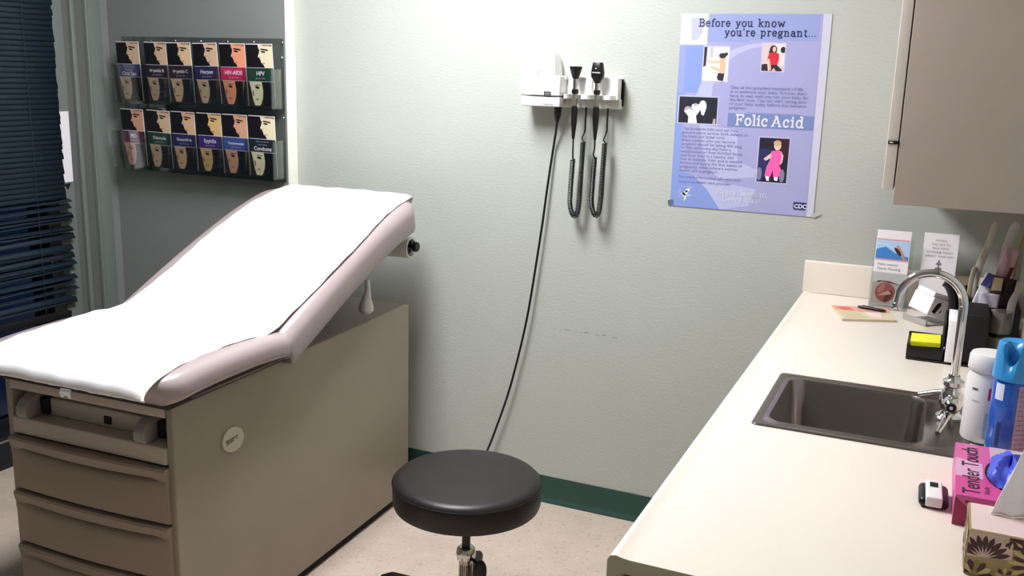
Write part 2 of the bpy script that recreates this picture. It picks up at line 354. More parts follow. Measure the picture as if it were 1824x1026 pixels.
SK = flat((214, 176, 140)); SK2 = flat((236, 214, 176)); SKD = flat((150, 108, 84)); BK = flat((14, 13, 20)); HAIR = flat((46, 34, 34)); LBL = flat((226, 222, 224))
def leaflet(x, z0, band, title, sub, label, skin, wide=.118, title_size=.017, above=None):
    o = thing('leaflet', label, 'leaflet', (x, RY-.044, z0+.005), (.06, random.uniform(-.025, .025), 0), 'leaflets in the wall rack')
    w, h = wide, .232; M = frame((0, 0, 0), (1, 0, 0), (0, 0, 1))
    MB().box((-w/2, 0, 0), (w/2, .0035, h)).build('pages', LBL, o)
    def q(u, v): return ((u-.5)*w, v*h)
    def P(mb, pts, lift, m): poly(mb, [q(*p) for p in pts], lift, m)
    mb = MB(); mb.M = M; A = [BK, skin, SKD, HAIR]
    P(mb, rect(0, .62, 1, .985), .0004, 0)
    P(mb, [(1, .62), (1, .97), (.46, .985), (.48, .93), (.52, .90), (.50, .86), (.44, .795), (.50, .775), (.54, .745), (.56, .70), (.66, .66), (.68, .62)], .0007, 1)
    P(mb, [(.54, .905), (.60, .925), (.84, .91), (.86, .885), (.70, .895)], .001, 3); P(mb, ell(.66, .872, .09, .014, 12, -.05), .001, 0)
    P(mb, [(.56, .695), (.70, .70), (.72, .69), (.60, .682)], .001, 2); P(mb, [(.47, .80), (.54, .79), (.57, .77), (.52, .78)], .001, 2)
    P(mb, [(.62, .985), (.66, .965), (.86, .968), (1, .955), (1, .985)], .001, 2)
    mb.build('profile_photo', A, o, recalc=False)
    mb = MB(); mb.M = M
    P(mb, rect(0, 0, 1, .40), .0004, 3)
    P(mb, rect(.55, 0, 1, .40), .0006, 0)
    P(mb, [(.04, .40), (.52, .40), (.56, .25), (.53, .14), (.46, .05), (.40, .012), (.20, .015), (.14, .12), (.10, .25)], .0009, 1)
    P(mb, ell(.34, .305, .085, .020, 12, -.1), .0012, 0); P(mb, [(.20, .335), (.30, .352), (.46, .348), (.46, .338), (.30, .340)], .0012, 3)
    P(mb, [(.20, .115), (.32, .125), (.40, .115), (.32, .10)], .0012, 2); P(mb, [(.13, .24), (.18, .26), (.20, .18), (.16, .16)], .0012, 2)
    mb.build('face_photo', A, o, recalc=False)
    bm_ = MB(); bm_.M = M; P(bm_, rect(0, .40, 1, .62), .0010, 0); P(bm_, rect(0, .615, 1, .625), .0013, 1); P(bm_, rect(0, .396, 1, .404), .0013, 1); bm_.build('title_band', [band, flat((205, 200, 210))], o, recalc=False)
    tm = flat((232, 228, 236)); zt = .50*h if not above else .43*h
    T = lambda y: M @ Matrix.Translation((0, y, .0016))
    text('title', title, title_size, T(zt), tm, title_parent(o), .0005, 'CENTER')
    if above:
        text('title', above[0], .009, T(.565*h), flat((180, 175, 200)), o, 0, 'CENTER'); text('title', above[1], .009, T(.515*h), flat((180, 175, 200)), o, 0, 'CENTER')
    else: text('title', sub, .0095, T(.44*h), flat((190, 180, 200)), o, 0, 'CENTER')
    return o
def title_parent(o): return o
pA = flat((214, 182, 150)); pB = flat((240, 158, 122)); pC = flat((232, 222, 186)); pD = flat((214, 160, 130))
row1 = [(-2.845, (74, 62, 118), 'Oral Sex', '', 'leaflet on purple band reading Oral Sex, leftmost on upper tier', pA, .118, ('What you should', 'know about')),
 (-2.700, (50, 24, 38), 'Hepatitis B', 'get the facts', 'leaflet with dark maroon band reading Hepatitis B on upper tier', pA, .112, None),
 (-2.577, (52, 26, 36), 'Hepatitis C', 'get the facts', 'leaflet with dark maroon band reading Hepatitis C on upper tier', flat((226, 192, 150)), .118, None),
 (-2.444, (34, 36, 84), 'Herpes', 'get the facts', 'leaflet with navy band reading Herpes on upper tier', pA, .116, None),
 (-2.316, (214, 34, 92), 'HIV-AIDS', 'get the facts', 'leaflet with bright pink red band reading HIV-AIDS on upper tier', pB, .120, None),
 (-2.188, (28, 62, 48), 'HPV', 'get the facts', 'leaflet with dark green band reading HPV, rightmost on upper tier', pC, .120, None)]
row2 = [(-2.842, (98, 34, 78), 'PID', 'get the facts', 'leaflet with plum band reading PID, leftmost on lower tier', pD, .118, None),
 (-2.707, (28, 74, 52), 'Chlamydia', 'get the facts', 'leaflet with green band reading Chlamydia on lower tier', pA, .118, None),
 (-2.577, (44, 38, 100), 'Gonorrhea', 'get the facts', 'leaflet with dark indigo band reading Gonorrhea on lower tier', flat((220, 178, 140)), .118, None),
 (-2.444, (66, 40, 122), 'Syphilis', 'get the facts', 'leaflet with violet band reading Syphilis on lower tier', flat((220, 182, 122)), .118, None),
 (-2.318, (64, 88, 160), 'Trichomoniasis', 'get the facts', 'leaflet with light blue band reading Trichomoniasis on lower tier', pD, .118, None),
 (-2.190, (20, 36, 42), 'Condoms', '', 'leaflet with blackish band reading Condoms, rightmost on lower tier', pC, .122, ('How you should', 'know about'))]
for rows, z0 in ((row1, 1.397), (row2, 1.131)):
    for x, band, title, sub, lab, skin, w, ab in rows:
        leaflet(x, z0, flat(band), title, sub, lab, skin, w, .0125 if len(title) > 12 else (.0165 if len(title) > 8 else .021), ab)

# ------------------------------------------------------------------ exam table
TW, TL, TH = .565, 1.204, .737
ROT = .0259
et = thing('exam_table', 'beige medical exam table with raised padded backrest against back wall', 'exam table', (-1.4829, -.1978, 0), (0, 0, ROT))
# local frame: x from -TW (left) to 0 (right side panel), y from -TL (drawer front) to 0 (head end)
bd = MB()
bd.box((-.022, -TL, .028), (0, 0, TH), .004); bd.box((-TW, -TL, .028), (-TW+.022, 0, TH), .004)
bd.box((-TW+.022, -.02, .028), (-.022, 0, TH-.002)); bd.box((-TW+.022, -TL+.012, TH-.036), (-.022, -.02, TH-.001))
bd.box((-TW+.022, -TL+.03, .028), (-.022, -.02, .08))
bd.build('cabinet_body', TBODY, et)
MB().box((-TW+.02, -TL+.05, 0), (-.012, -.015, .028)).build('toe_kick', BLACKM, et)
fr = MB(); fr.box((-TW+.022, -TL-.004, TH-.034), (-.022, -TL+.012, TH-.001), .003); fr.build('top_rail', TFRONT, et)
sh = MB(); sh.box((-TW+.022, -TL-.006, .578), (-.022, -TL+.16, .626), .005); sh.build('stirrup_shelf', TFRONT, et)
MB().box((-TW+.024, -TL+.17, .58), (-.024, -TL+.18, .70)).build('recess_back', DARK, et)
pn = MB(); pn.box((-.455, -TL+.040, .626), (-.130, -TL+.065, .676), .006); pn.build('pull_out_panel', TFRONT, et)
MB().box((-.262, -TL+.036, .636), (-.238, -TL+.0405, .658), .002).build('latch_button', BLACK, et)
for x, w in ((-.515, .036), (-.115, .036)):
    s_ = MB(); R = []
    prof = [(.0, .0), (-.040, .0), (-.048, .012), (-.046, .032), (-.030, .050), (-.004, .062), (.05, .066), (.05, .0)]
    s_.prism([(y, z) for y, z in prof], w, 'X', 0); s_.M = Matrix()
    o = s_.build('stirrup', [GREYP], et); o.location = (x, -TL+.030, .627)
    md = o.modifiers.new('bevel', 'BEVEL'); md.width = .004; md.segments = 2
    MB().box((x+w, -TL+.03, .632), (x+w+.03, -TL+.075, .675), .004).build('stirrup_socket', BLACKM, et)
def drawer(z0, z1):
    # bowed front with a moulded finger lip along the top edge
    d = MB(); n = 24; x0, x1 = -TW+.018, -.018
    H = z1-z0
    prof = [(0, 0), (-.012, 0), (-.016, .004), (-.016, H*.60), (-.012, H*.70), (-.004, H*.745), (.002, H*.775), (-.008, H*.80), (-.020, H*.83), (-.024, H-.006), (-.020, H), (0, H)]
    R = []
    for i in range(n+1):
        u = i/n; x = x0+(x1-x0)*u; e = math.sin(PI*min(1, max(0, (u-.04)/.92)))**.35 if .04 < u < .96 else 0
        bow = -.010*math.sin(PI*u)
        ring = []
        for k, (yy, zz) in enumerate(prof):
            y2 = yy
            if k in (4, 5, 6, 7): y2 = -.018+(yy+.018)*e
            ring.append((x, -TL+.004+y2+(bow if yy < 0 else 0), z0+zz - (.004*math.sin(PI*u) if k in (4, 5, 6, 7, 8) else 0)))
        R.append(ring)
    d.rings(R); return d
for k in range(3):
    z1 = .572-k*.1575
    dr = drawer(z1-.150, z1).build('drawer', TDRAW, et)
MB().box((-TW+.022, -TL+.012, .095), (-.022, -TL+.02, .578)).build('drawer_backing', DARK, et)
# emblem on the side panel
e = MB(); pts = []
for k in range(40):
    a = 2*PI*k/40; r_ = .038*(1+.10*math.cos(2*a+.6)); pts.append((-.985+r_*1.05*math.cos(a), .575+r_*math.sin(a)))
e.prism(pts, .005, 'X', 0); em = e.build('emblem', mat('emblem_beige', (196, 188, 172), .35), et)
M = frame((.0055, -1.014, .566), (0, 1, .16), (0, -.16, 1)); text('emblem_lettering', 'Ritter', .021, M, flat((92, 82, 72)), em, .0006)
# padded top
def rr(cx, hw, zc, ht, rt, rb, crown=0, n=6):
    pts = []
    for (sx, sz, r) in ((1, 1, rt), (-1, 1, rt), (-1, -1, rb), (1, -1, rb)):
        r = min(r, ht*.98, hw*.98); a0 = {(1, 1): 0, (-1, 1): 90, (-1, -1): 180, (1, -1): 270}[(sx, sz)]
        for k in range(n+1):
            a = math.radians(a0+90*k/n); pts.append((cx+sx*(hw-r)+r*math.cos(a), sz*(ht-r)+r*math.sin(a)))
        if (sx, sz) == (1, 1) :
            for q_ in (.75, .5, .25, 0, -.25, -.5, -.75): pts.append((cx+q_*(hw-r), ht+crown*(1-q_*q_)))
        if (sx, sz) == (-1, -1):
            for q_ in (-.5, 0, .5): pts.append((cx+q_*(hw-r), -ht))
    return pts
def smooth(P, n):
    out = []
    for i in range(n+1):
        t = i/n*(len(P)-1); k = min(int(t), len(P)-2); u = t-k
        p0, p1, p2, p3 = P[max(k-1, 0)], P[k], P[k+1], P[min(k+2, len(P)-1)]
        out.append(tuple(.5*((2*b)+(-a+c)*u+(2*a-5*b+4*c-d)*u*u+(-a+3*b-3*c+d)*u**3) for a, b, c, d in zip(p0, p1, p2, p3)))
    return out
def cushion(topline, t, hw, R0, R1, crown, cx=-.268, ends=(1, 1)):
    T = smooth(topline, 46); mb = MB(); rings = []
    L = [0]
    for a, b_ in zip(T, T[1:]): L.append(L[-1]+math.hypot(b_[0]-a[0], b_[1]-a[1]))
    for i, (y, z) in enumerate(T):
        a = T[max(i-1, 0)]; b_ = T[min(i+1, len(T)-1)]; tx, tz = b_[0]-a[0], b_[1]-a[1]; l = math.hypot(tx, tz); tx /= l; tz /= l; nx, nz = -tz, tx
        def shrink(d, R): return R-math.sqrt(max(0, R*R-(R-d)**2)) if d < R else 0
        sh_ = max(shrink(L[i], R0), shrink(L[-1]-L[i], R1)); sv = max(shrink(L[i], .028), shrink(L[-1]-L[i], .028 if ends[1] else .028))
        h_ = max(.004, t/2-min(sv, t/2-.004)); w_ = hw-sh_*.9
        ring = [(x, y-nx*(t/2)+nx*q_, z-nz*(t/2)+nz*q_) for x, q_ in rr(cx, w_, 0, h_, .042, .02, crown)]
        rings.append(ring)
    mb.rings(rings); return mb
SEAT = [(-1.300, .812), (-1.270, .826), (-1.204, .836), (-1.085, .841), (-.93, .840), (-.83, .834), (-.765, .826)]
BACK = [(-.830, .812), (-.80, .830), (-.653, .897), (-.477, .974), (-.283, 1.050), (-.142, 1.094), (-.036, 1.117), (.012, 1.112)]
cushion(SEAT, .072, .326, .10, .03, .010).build('seat_cushion', VINYL, et)
cushion(BACK, .108, .322, .03, .11, .008).build('backrest_cushion', VINYL, et)
pl = MB(); pl.box((-.555, -1.235, TH+.0005), (.018, -.76, .765), .006); pl.build('seat_pan', DARK, et)
ang = math.atan2(.385, 1)
pl = MB(); pl.M = Matrix.Translation((0, -.74, .758)) @ Matrix.Rotation(ang, 4, 'X'); pl.box((-.585, 0, -.012), (.015, .74, .013), .006); pl.build('backrest_pan', DARK, et)
pp = MB(); pp.tube([(.050, -1.19, .764), (.052, -1.0, .764), (.050, -.80, .764)], .003, 6); pp.build('piping', mat('piping_plum', (96, 76, 78), .5), et)
# paper roll holder under the head and release lever
ro = MB(); ro.lathe([(.034, -.50), (.038, -.50), (.038, .006), (.031, .006), (.031, -.02)], (.0, .006, .942), 28, 'X'); ro.build('paper_roll_tube', WHITE, et)
kn = MB(); kn.lathe([(.028, -.012), (.028, -.010), (.006, -.008), (.006, .012), (.018, .014), (.018, .026), (.014, .030)], (.0, .010, .946), 20, 'X'); kn.build('paper_roll_knob', BLACK, et)
st = MB(); st.tube([(.0, .028, .992), (.003, .030, 1.010)], .006, 8); st.build('roll_bracket', WHITE, et)
lv = MB(); lv.tube([(-.035, -.225, .865), (-.030, -.232, .83), (-.028, -.242, .806), (-.026, -.248, .786), (-.026, -.250, .768), (-.026, -.250, .758)], [.008, .010, .016, .024, .026, .016], 14); lv.build('release_lever', WHITE, et)
MB().tube([(-.16, -.30, .737), (-.16, -.22, .90)], .011, 10).build('support_strut', GREYP, et)
MB().tube([(-.42, -.30, .737), (-.42, -.22, .90)], .011, 10).build('support_strut', GREYP, et)

# crepe paper sheet lying over the top
pt = [(-1.300, .782), (-1.314, .786), (-1.320, .800), (-1.306, .822), (-1.262, .841), (-1.204, .850), (-1.085, .855), (-.93, .854), (-.835, .850), (-.765, .868), (-.653, .914), (-.477, .991), (-.283, 1.066), (-.142, 1.110), (-.036, 1.132), (.014, 1.128), (.034, 1.098)]
PT = smooth(pt, 110)
def paper(u, v):
    i = u*110; k = min(int(i), 109); a, b_ = PT[k], PT[k+1]; t_ = i-k
    y = a[0]+(b_[0]-a[0])*t_; z = a[1]+(b_[1]-a[1])*t_
    s = min(1, max(0, u))
    xr = .022+.006*math.sin(s*11+.5)+.004*math.sin(s*29); xl = -.532+.012*math.sin(s*8+1)+.006*math.sin(s*23)
    if s > .84: xr -= .035*((s-.84)/.16)**2; xl += .09*((s-.84)/.16)**2
    if s < .09: xr -= .045*((.09-s)/.09)**1.2; xl += 0
    x = xl+(xr-xl)*v
    e = min(v, 1-v); sag = -.012*max(0, 1-e/.07)**2 
    if s < .12: sag *= .3
    wr = .0012*math.sin(x*60+y*25)+.001*math.sin(x*23-y*70)
    if s < .10:
        wr = .0026*math.sin(x*75+z*60)+.0018*math.sin(x*170-z*120)*math.sin(x*9)
        y -= .0025*math.sin(x*37)*max(0, (.10-s)/.10); 
        if s < .03: z += (.0012*math.sin(x*31)+.0010*math.sin(x*103+1))*(.03-s)/.03
        return (x, y-abs(wr), z)
    return (x, y, z+wr+sag)
p = MB(); p.grid(paper, 130, 60)
po = p.build('exam_table_paper', PAPER, None, recalc=False, thick=.0006); po.location = (-1.4829, -.1978, 0); po.rotation_euler = (0, 0, ROT)
tag(po, 'long white disposable paper sheet draped over the exam table cushions', 'table paper')
sc = MB(); sc.grid(lambda u, v: (.0+.035*u+.004*v, -.004*math.sin(v*3)-.006*v, -.018*v-.004*math.sin(u*9)*v), 6, 4)
so = sc.build('torn_flap', PAPER, po, recalc=False, thick=.0005); so.location = (-.240, -1.314, .782)

# ------------------------------------------------------------------ diagnostic station
du = thing('diagnostic_station', 'white wall mounted diagnostic unit with cradles and trailing power cord', 'diagnostic unit', (-.955, 0, 1.445))
X0, XM, X1 = -1.120, -.977, -.787
u = MB(); u.box((X0+.004, -.030, 1.445), (X1, -.0005, 1.546), .004); u.build('back_plate', WHITE, du, True)
MB().box((X0, -.092, 1.4825), (XM, -.028, 1.549), .005).build('upper_housing', WHITE, du, True)
MB().box((X0+.003, -.088, 1.447), (XM-.001, -.028, 1.4795), .004).build('lower_housing', WHITE, du, True)
MB().box((-1.032, -.0935, 1.484), (-1.008, -.0915, 1.4965)).build('display', BLACK, du, True)
text('display_digits', 'ACC', .009, frame((-1.029, -.0938, 1.487), (1, 0, 0), (0, 0, 1)), flat((170, 175, 180)), du, .0002, world=True)
pk = MB(); pk.M = frame((-1.108, -.0925, 1.522), (1, 0, 0), (0, 0, 1))
for i in range(5):
    for j in range(2): poly(pk, rect(i*.0072, j*.0085, i*.0072+.0055, j*.0085+.0065), 0, 0)
pk.build('symbol_panel', flat((226, 196, 200)), du, recalc=False, world=True)
text('maker_lettering', 'WelchAllyn', .0085, frame((-1.038, -.0885, 1.452), (1, 0, 0), (0, 0, 1)), flat((120, 120, 120)), du, .0002, world=True)
cr = MB()
def cradle(xa, xb):
    n = 10; R = []
    prof = [(xa, -.028)]+[(xa+(xb-xa)*k/n, -.088+.040*abs(2*k/n-1)**2.2) for k in range(n+1)]+[(xb, -.028)]
    cr.prism(prof, .014, 'Z', 1.476)
cradle(XM+.002, -.945); cradle(-.918, -.868); cradle(-.838, X1-.004)
cr.box((XM, -.050, 1.476), (X1-.004, -.028, 1.488)); cr.box((X1-.006, -.060, 1.476), (X1, -.0005, 1.546), .002)
cr.box((XM, -.050, 1.536), (XM+.004, -.028, 1.549)); cr.box((-.908, -.040, 1.488), (-.885, -.028, 1.545), .003)
cr.build('cradle', WHITE, du, True)
MB().box((X1+.0005, -.014, 1.455), (X1+.003, -.002, 1.534)).build('side_strip', BLACKM, du, True)  # thin black strip down the right edge of the station
pc = MB(); pc.tube([(-1.000, -.045, 1.449), (-1.000, -.045, 1.420), (-1.002, -.042, 1.395)], [.013, .012, .005], 14)
path = [(-1.002, -.042, 1.40), (-1.010, -.03, 1.36), (-1.022, -.016, 1.31), (-1.036, -.022, 1.18), (-1.050, -.026, 1.039), (-1.071, -.028, .87), (-1.093, -.030, .71), (-1.126, -.030, .545), (-1.161, -.030, .403), (-1.200, -.030, .28), (-1.240, -.030, .167), (-1.29, -.024, .06), (-1.33, -.030, .010), (-1.40, -.035, .006)]
pc.tube(smooth(path, 60), .0042, 8); pc.build('power_cord', BLACK, du, True)

def coil(path_, r, wire, turns):
    Pp = smooth(path_, 200); Pp = [Vector(q_) for q_ in Pp]; L = [0]
    for a, b_ in zip(Pp, Pp[1:]): L.append(L[-1]+(b_-a).length)
    pts = []; N = turns*10; j = 0
    for i in range(N+1):
        s = L[-1]*i/N
        while j < len(L)-2 and L[j+1] < s: j += 1
        t_ = (s-L[j])/max(1e-9, L[j+1]-L[j]); c = Pp[j].lerp(Pp[j+1], t_); d = (Pp[j+1]-Pp[j]).normalized()
        n1 = Vector((0, 1, 0)); n1 = (n1-d*n1.dot(d)).normalized(); n2 = d.cross(n1); a = 2*PI*i/10
        pts.append(c+(n1*math.cos(a)+n2*math.sin(a))*r)
    return pts
def instrument(kind, x, ztop, dx):
    lab = {'otoscope': 'black otoscope with cup shaped head resting in left cradle', 'ophthalmoscope': 'black ophthalmoscope with tall angular head resting in right cradle'}[kind]
    o = thing(kind, lab, 'medical instrument', (x, -.068, 1.36), (0, 0, 0), None)
    y = -.068
    if kind == 'otoscope':
        MB().lathe([(.009, 1.540), (.012, 1.546), (.0165, 1.560), (.0195, 1.570), (.021, 1.574), (.021, 1.579), (.016, 1.580), (.012, 1.572)], (x, y, 0), 24).build('head', BLACK, o, True)
        MB().lathe([(.006, 1.5801), (.016, 1.5801)], (x, y, 0), 20, caps=False).build('lens_rim', CHROME, o, True)
        n0 = 1.541
    else:
        h = MB(); R = []
        for z_, w_, d_ in ((1.528, .009, .009), (1.536, .012, .012), (1.548, .0205, .014), (1.562, .0215, .015), (1.580, .0185, .014), (1.592, .0165, .012), (1.594, .015, .011)):
            R.append([(x+w_*math.copysign(abs(math.cos(a))**.6, math.cos(a)), y+d_*math.copysign(abs(math.sin(a))**.6, math.sin(a)), z_) for a in [2*PI*k/20+.01 for k in range(20)]])
        h.rings(R); hd = h.build('head', BLACK, o, True)
        MB().lathe([(.002, 0), (.002, -.001)], (x-.002, y-.0145, 1.575), 10, 'Y').build('lens_dot', WHITE, hd, True)
        text('maker_lettering', 'WelchAllyn', .0060, frame((x-.0145, y-.0162, 1.560), (1, 0, 0), (0, 0, 1)), flat((210, 210, 210)), hd, .0002, world=True)
        n0 = 1.529
    MB().lathe([(.0085, 1.506), (.0085, 1.510), (.0075, 1.514), (.0085, 1.518), (.0085, n0)], (x, y, 0), 20).build('neck', CHROME, o, True)
    MB().lathe([(.0105, 1.492), (.0115, 1.494), (.0115, 1.505), (.0095, 1.507)], (x, y, 0), 20).build('collar', BLACK, o, True)
    MB().lathe([(.0075, 1.452), (.0085, 1.470), (.009, 1.492)], (x, y, 0), 20).build('sleeve', mat('instrument_sleeve', (150, 146, 138), .25, .8), o, True)
    MB().lathe([(.0045, 1.345), (.0085, 1.385), (.010, 1.400), (.0105, 1.440), (.009, 1.453)], (x, y, 0), 20).build('grip', BLACK, o, True)
    # cord: down from the grip, coiled in a long U, up to the underside of the station
    xl, xr_ = (x-.005, x+.029) if kind == 'otoscope' else (x-.004, x+.029)
    zb = 1.075 if kind == 'otoscope' else 1.083; yc = -.050
    cd = MB(); zl = 1.275 if kind == 'otoscope' else 1.285; zr = 1.335
    cd.tube(smooth([(x, y, 1.35), (x-.001, y+.004, 1.32), (x-.003 if kind == 'otoscope' else x-.006, -.058, 1.295), (xl, yc, zl)], 14), .0028, 8)
    zm = (zl+zb)/2; w = (xr_-xl); sl = .004
    U = [(xl, yc, zl), (xl-sl, yc, zm), (xl-sl, yc, zb+.05), (xl+w*.14, yc, zb+.018), (xl+w*.42, yc, zb+.010), (xl+w*.70, yc, zb+.022), (xr_-w*.15, yc, zb+.07), (xr_-.004, yc, zm+.02), (xr_, yc, zr)]
    pts = coil(U, .0074, .0022, 84)
    pts2 = [Vector((xl, yc, zl))]+pts
    cd.tube(pts2, .0021, 5)
    cd.tube(smooth([pts[-1], (xr_-.006, -.046, zr+.012), (xr_+.001, -.040, zr+.035), (xr_, -.036, 1.40), (xr_, -.034, 1.449)], 16), [.0022]*8+[.0032]*9, 8)
    cd.build('coiled_cord', BLACK, o, True)
instrument('otoscope', -.932, 1.58, 0); instrument('ophthalmoscope', -.856, 1.59, 0)
# speculum dispenser on top of the station
dp = thing('speculum_dispenser', 'translucent white dispenser with slanted grey slot atop the station', 'dispenser', (-1.045, -.05, 1.549))
d = MB(); d.rings([[(-1.092, -.082, 1.5495), (-1.000, -.082, 1.5495), (-1.000, -.012, 1.5495), (-1.092, -.012, 1.5495)], [(-1.086, -.076, 1.585), (-1.003, -.076, 1.585), (-1.003, -.014, 1.585), (-1.086, -.014, 1.585)], [(-1.072, -.060, 1.618), (-1.012, -.060, 1.618), (-1.012, -.018, 1.618), (-1.072, -.018, 1.618)]])
d.build('body', mat('frosted_plastic', (240, 241, 240), .25), dp, True)
s_ = MB(); s_.add([(-1.072, -.0835, 1.556), (-1.060, -.0845, 1.552), (-1.034, -.0690, 1.602), (-1.044, -.0680, 1.604)], [(0, 1, 2, 3)], False); s_.build('slot', mat('slot_grey', (150, 150, 150), .5), dp, True, recalc=False, thick=.001)

# ------------------------------------------------------------------ poster
ps = thing('poster', 'lavender blue Folic Acid health poster taped to the sage wall', 'poster', (-.378, 0, 1.14))
PX, PZ, PWd, PHt = -.607, 1.7506, .457, .610
MB().box((PX, -.0022, PZ-PHt), (PX+PWd, -.0008, PZ)).build('sheet', flat((178, 184, 232), .35), ps, True)
PM = frame((PX, -.0023, PZ-PHt), (1, 0, 0), (0, 0, 1))
def Q(u, v): return (u*PWd, (1-v)*PHt)
def PP(mb, pts, lift, m): poly(mb, [Q(*p) for p in pts], lift, m)
def QR(a, b_, c, d_): return [(a, b_), (c, b_), (c, d_), (a, d_)]
bg = MB(); bg.M = PM
BGM = [flat((150, 172, 236), .35), flat((184, 184, 232), .35), flat((204, 208, 248), .35), flat((226, 226, 244), .35), flat((232, 236, 252), .35), flat((134, 152, 208), .35), flat((166, 178, 232), .35)]
PP(bg, QR(.0, .0, .945, 1), .0001, 1)                                     # lilac field
PP(bg, QR(.0, .16, .17, .40), .0002, 0); PP(bg, QR(.0, .16, .045, .40), .0003, 6)
PP(bg, QR(.17, 0, .93, .14), .0002, 6); PP(bg, QR(.0, .40, .055, 1), .0002, 0)
PP(bg, [(0, .80), (.16, .83), (.26, .90), (.36, 1), (0, 1)], .0003, 0)
PP(bg, QR(.0, .0, .19, .155), .0003, 4)
PP(bg, [(.07, .02), (.17, .03), (.15, .10), (.12, .13), (.08, .13)], .0004, 2)
PP(bg, [(.945, 0), (1, 0), (1, 1), (.955, 1)], .0004, 3)
outer = [(.135, .42), (.16, .36), (.20, .29), (.27, .225), (.36, .18), (.47, .15), (.60, .14)]
inner = [(.60, .155), (.49, .17), (.40, .20), (.33, .245), (.28, .30), (.25, .36), (.245, .42)]
PP(bg, outer+inner, .0004, 2)
PP(bg, [(.48, .13), (.93, .13), (.93, .36), (.48, .36)], .00025, 1)
PP(bg, [(.18, .56), (.44, .58), (.46, .74), (.60, .78), (.58, .82), (.34, .84), (.24, .77), (.20, .66)], .0004, 2)
PP(bg, [(.16, .83), (.40, .86), (.60, .88), (.56, .97), (.36, 1), (.26, .90)], .00035, 2)
PP(bg, QR(.37, .495, .945, .565), .0005, 5); PP(bg, QR(.50, .49, .86, .493), .0005, 5)
bg.build('artwork', BGM, ps, True, recalc=False)
DK = flat((40, 44, 84), .4); WT = flat((244, 246, 255), .4); TX = flat((146, 150, 200), .4); SLG = flat((238, 240, 255), .4)
def PT_(u, v, lift=.0011): x, z = Q(u, v); return PM @ Matrix.Translation((x, z, lift))
serif('heading_lettering', 'Before you know', .0305, PT_(.125, .062), DK, ps, .10, .07, True)
serif('heading_lettering', "you're pregnant...", .0305, PT_(.305, .108), DK, ps, .10, .07, True)
serif('title_lettering', 'Folic', .0430, PT_(.425, .553), WT, ps, .125, .045, True); serif('title_lettering', 'Acid', .0430, PT_(.668, .553), WT, ps, .125, .07, True)
serif('slogan_lettering', 'Every Woman,', .0230, PT_(.330, .918), SLG, ps, .09, .05, True)
serif('slogan_lettering', 'Every Day!', .0230, PT_(.370, .952), SLG, ps, .09, .05, True)
def para(lines, u, v0, v1, size, u1):
    for i, l in enumerate(lines):
        v = v0+(v1-v0)*(i+.8)/len(lines); text('body_lettering', l, size, PT_(u, v), TX, ps, .0001, world=True, sx=1.10)
para(['One of the proudest moments of life', "is to embrace your baby. But you don't", 'have to wait until you see your baby for', 'the first time. You can start taking care', 'of your baby today before you become', 'pregnant.'], .372, .355, .478, .0135, .93)
para(['The B-vitamin folic acid can help', 'prevent some serious birth defects of', 'the brain and spinal cord.', 'Every woman who can become', 'pregnant should be taking 400 mcg', 'of folic acid every day from a', 'multivitamin or from fortified foods', 'and from food in a healthy diet', 'rich in vitamins. Folic acid is needed', 'before and during the first weeks of', 'pregnancy, often before a woman', 'knows she is pregnant.'], .055, .575, .815, .0125, .55)
para(['For more information talk with your', 'doctor or health care provider.'], .050, .825, .875, .0125, .55)
def photo(name, a, b_, c, d_, base, shapes, mats_):
    mb = MB(); mb.M = PM; PP(mb, QR(a-.008, b_-.006, c+.008, d_+.006), .0006, 0); PP(mb, QR(a, b_, c, d_), .0008, 1)
    for i, (pts, m) in enumerate(shapes):
        poly(mb, [Q(a+(c-a)*min(1, max(0, x)), b_+(d_-b_)*min(1, max(0, y))) for x, y in pts], .0009+.00006*i, m)
    mb.build(name, [flat((214, 216, 244), .35), base]+mats_, ps, True, recalc=False)
photo('picture', .175, .165, .345, .335, flat((238, 226, 220)), [
 ([(0, 0), (.12, 0), (.10, .55), (0, .6)], 2), ([(.22, 0), (.38, 0), (.36, .32), (.25, .30)], 3), (ell(.30, .70, .24, .25, 14), 5),
 ([(.10, .38), (.38, .42), (.66, .40), (.66, .47), (.36, .48), (.14, .42)], 4), ([(.30, .56), (.5, .60), (.72, .66), (.72, .74), (.5, .68), (.32, .62)], 4),
 ([(.64, .34), (.86, .38), (.92, .55), (.88, .78), (.66, .78), (.68, .60)], 4), ([(.62, .76), (.88, .78), (.84, 1), (.64, .98), (.58, .9)], 2), (ell(.78, .31, .11, .085, 14), 4), (ell(.76, .25, .15, .08, 14), 2), (ell(.90, .20, .07, .05, 10), 2)],
 [flat((44, 36, 48)), flat((186, 182, 190)), flat((218, 176, 146)), flat((240, 214, 204))])
photo('picture', .572, .145, .718, .278, flat((206, 186, 184)), [
 ([(.45, 0), (1, 0), (1, .8), (.7, .8)], 5), (ell(.92, .22, .12, .12, 10), 2), ([(0, .76), (.25, .74), (.3, 1), (0, 1)], 2),
 (ell(.48, .22, .17, .17, 14), 2), ([(.28, .25), (.48, .36), (.30, .42)], 2), (ell(.52, .20, .08, .10, 14), 4), ([(.30, .34), (.52, .30), (.74, .36), (.76, .56), (.70, .80), (.34, .80), (.24, .55)], 3),
 ([(.26, .54), (.34, .56), (.46, .96), (.36, .97)], 4), ([(.38, .78), (.70, .78), (.94, .96), (.90, 1), (.66, 1), (.56, .88), (.46, 1), (.36, 1)], 2), ([(.34, .76), (.42, .80), (.44, .98), (.36, .98)], 4)],
 [flat((38, 26, 34)), flat((196, 34, 56)), flat((224, 176, 156)), flat((222, 206, 204))])
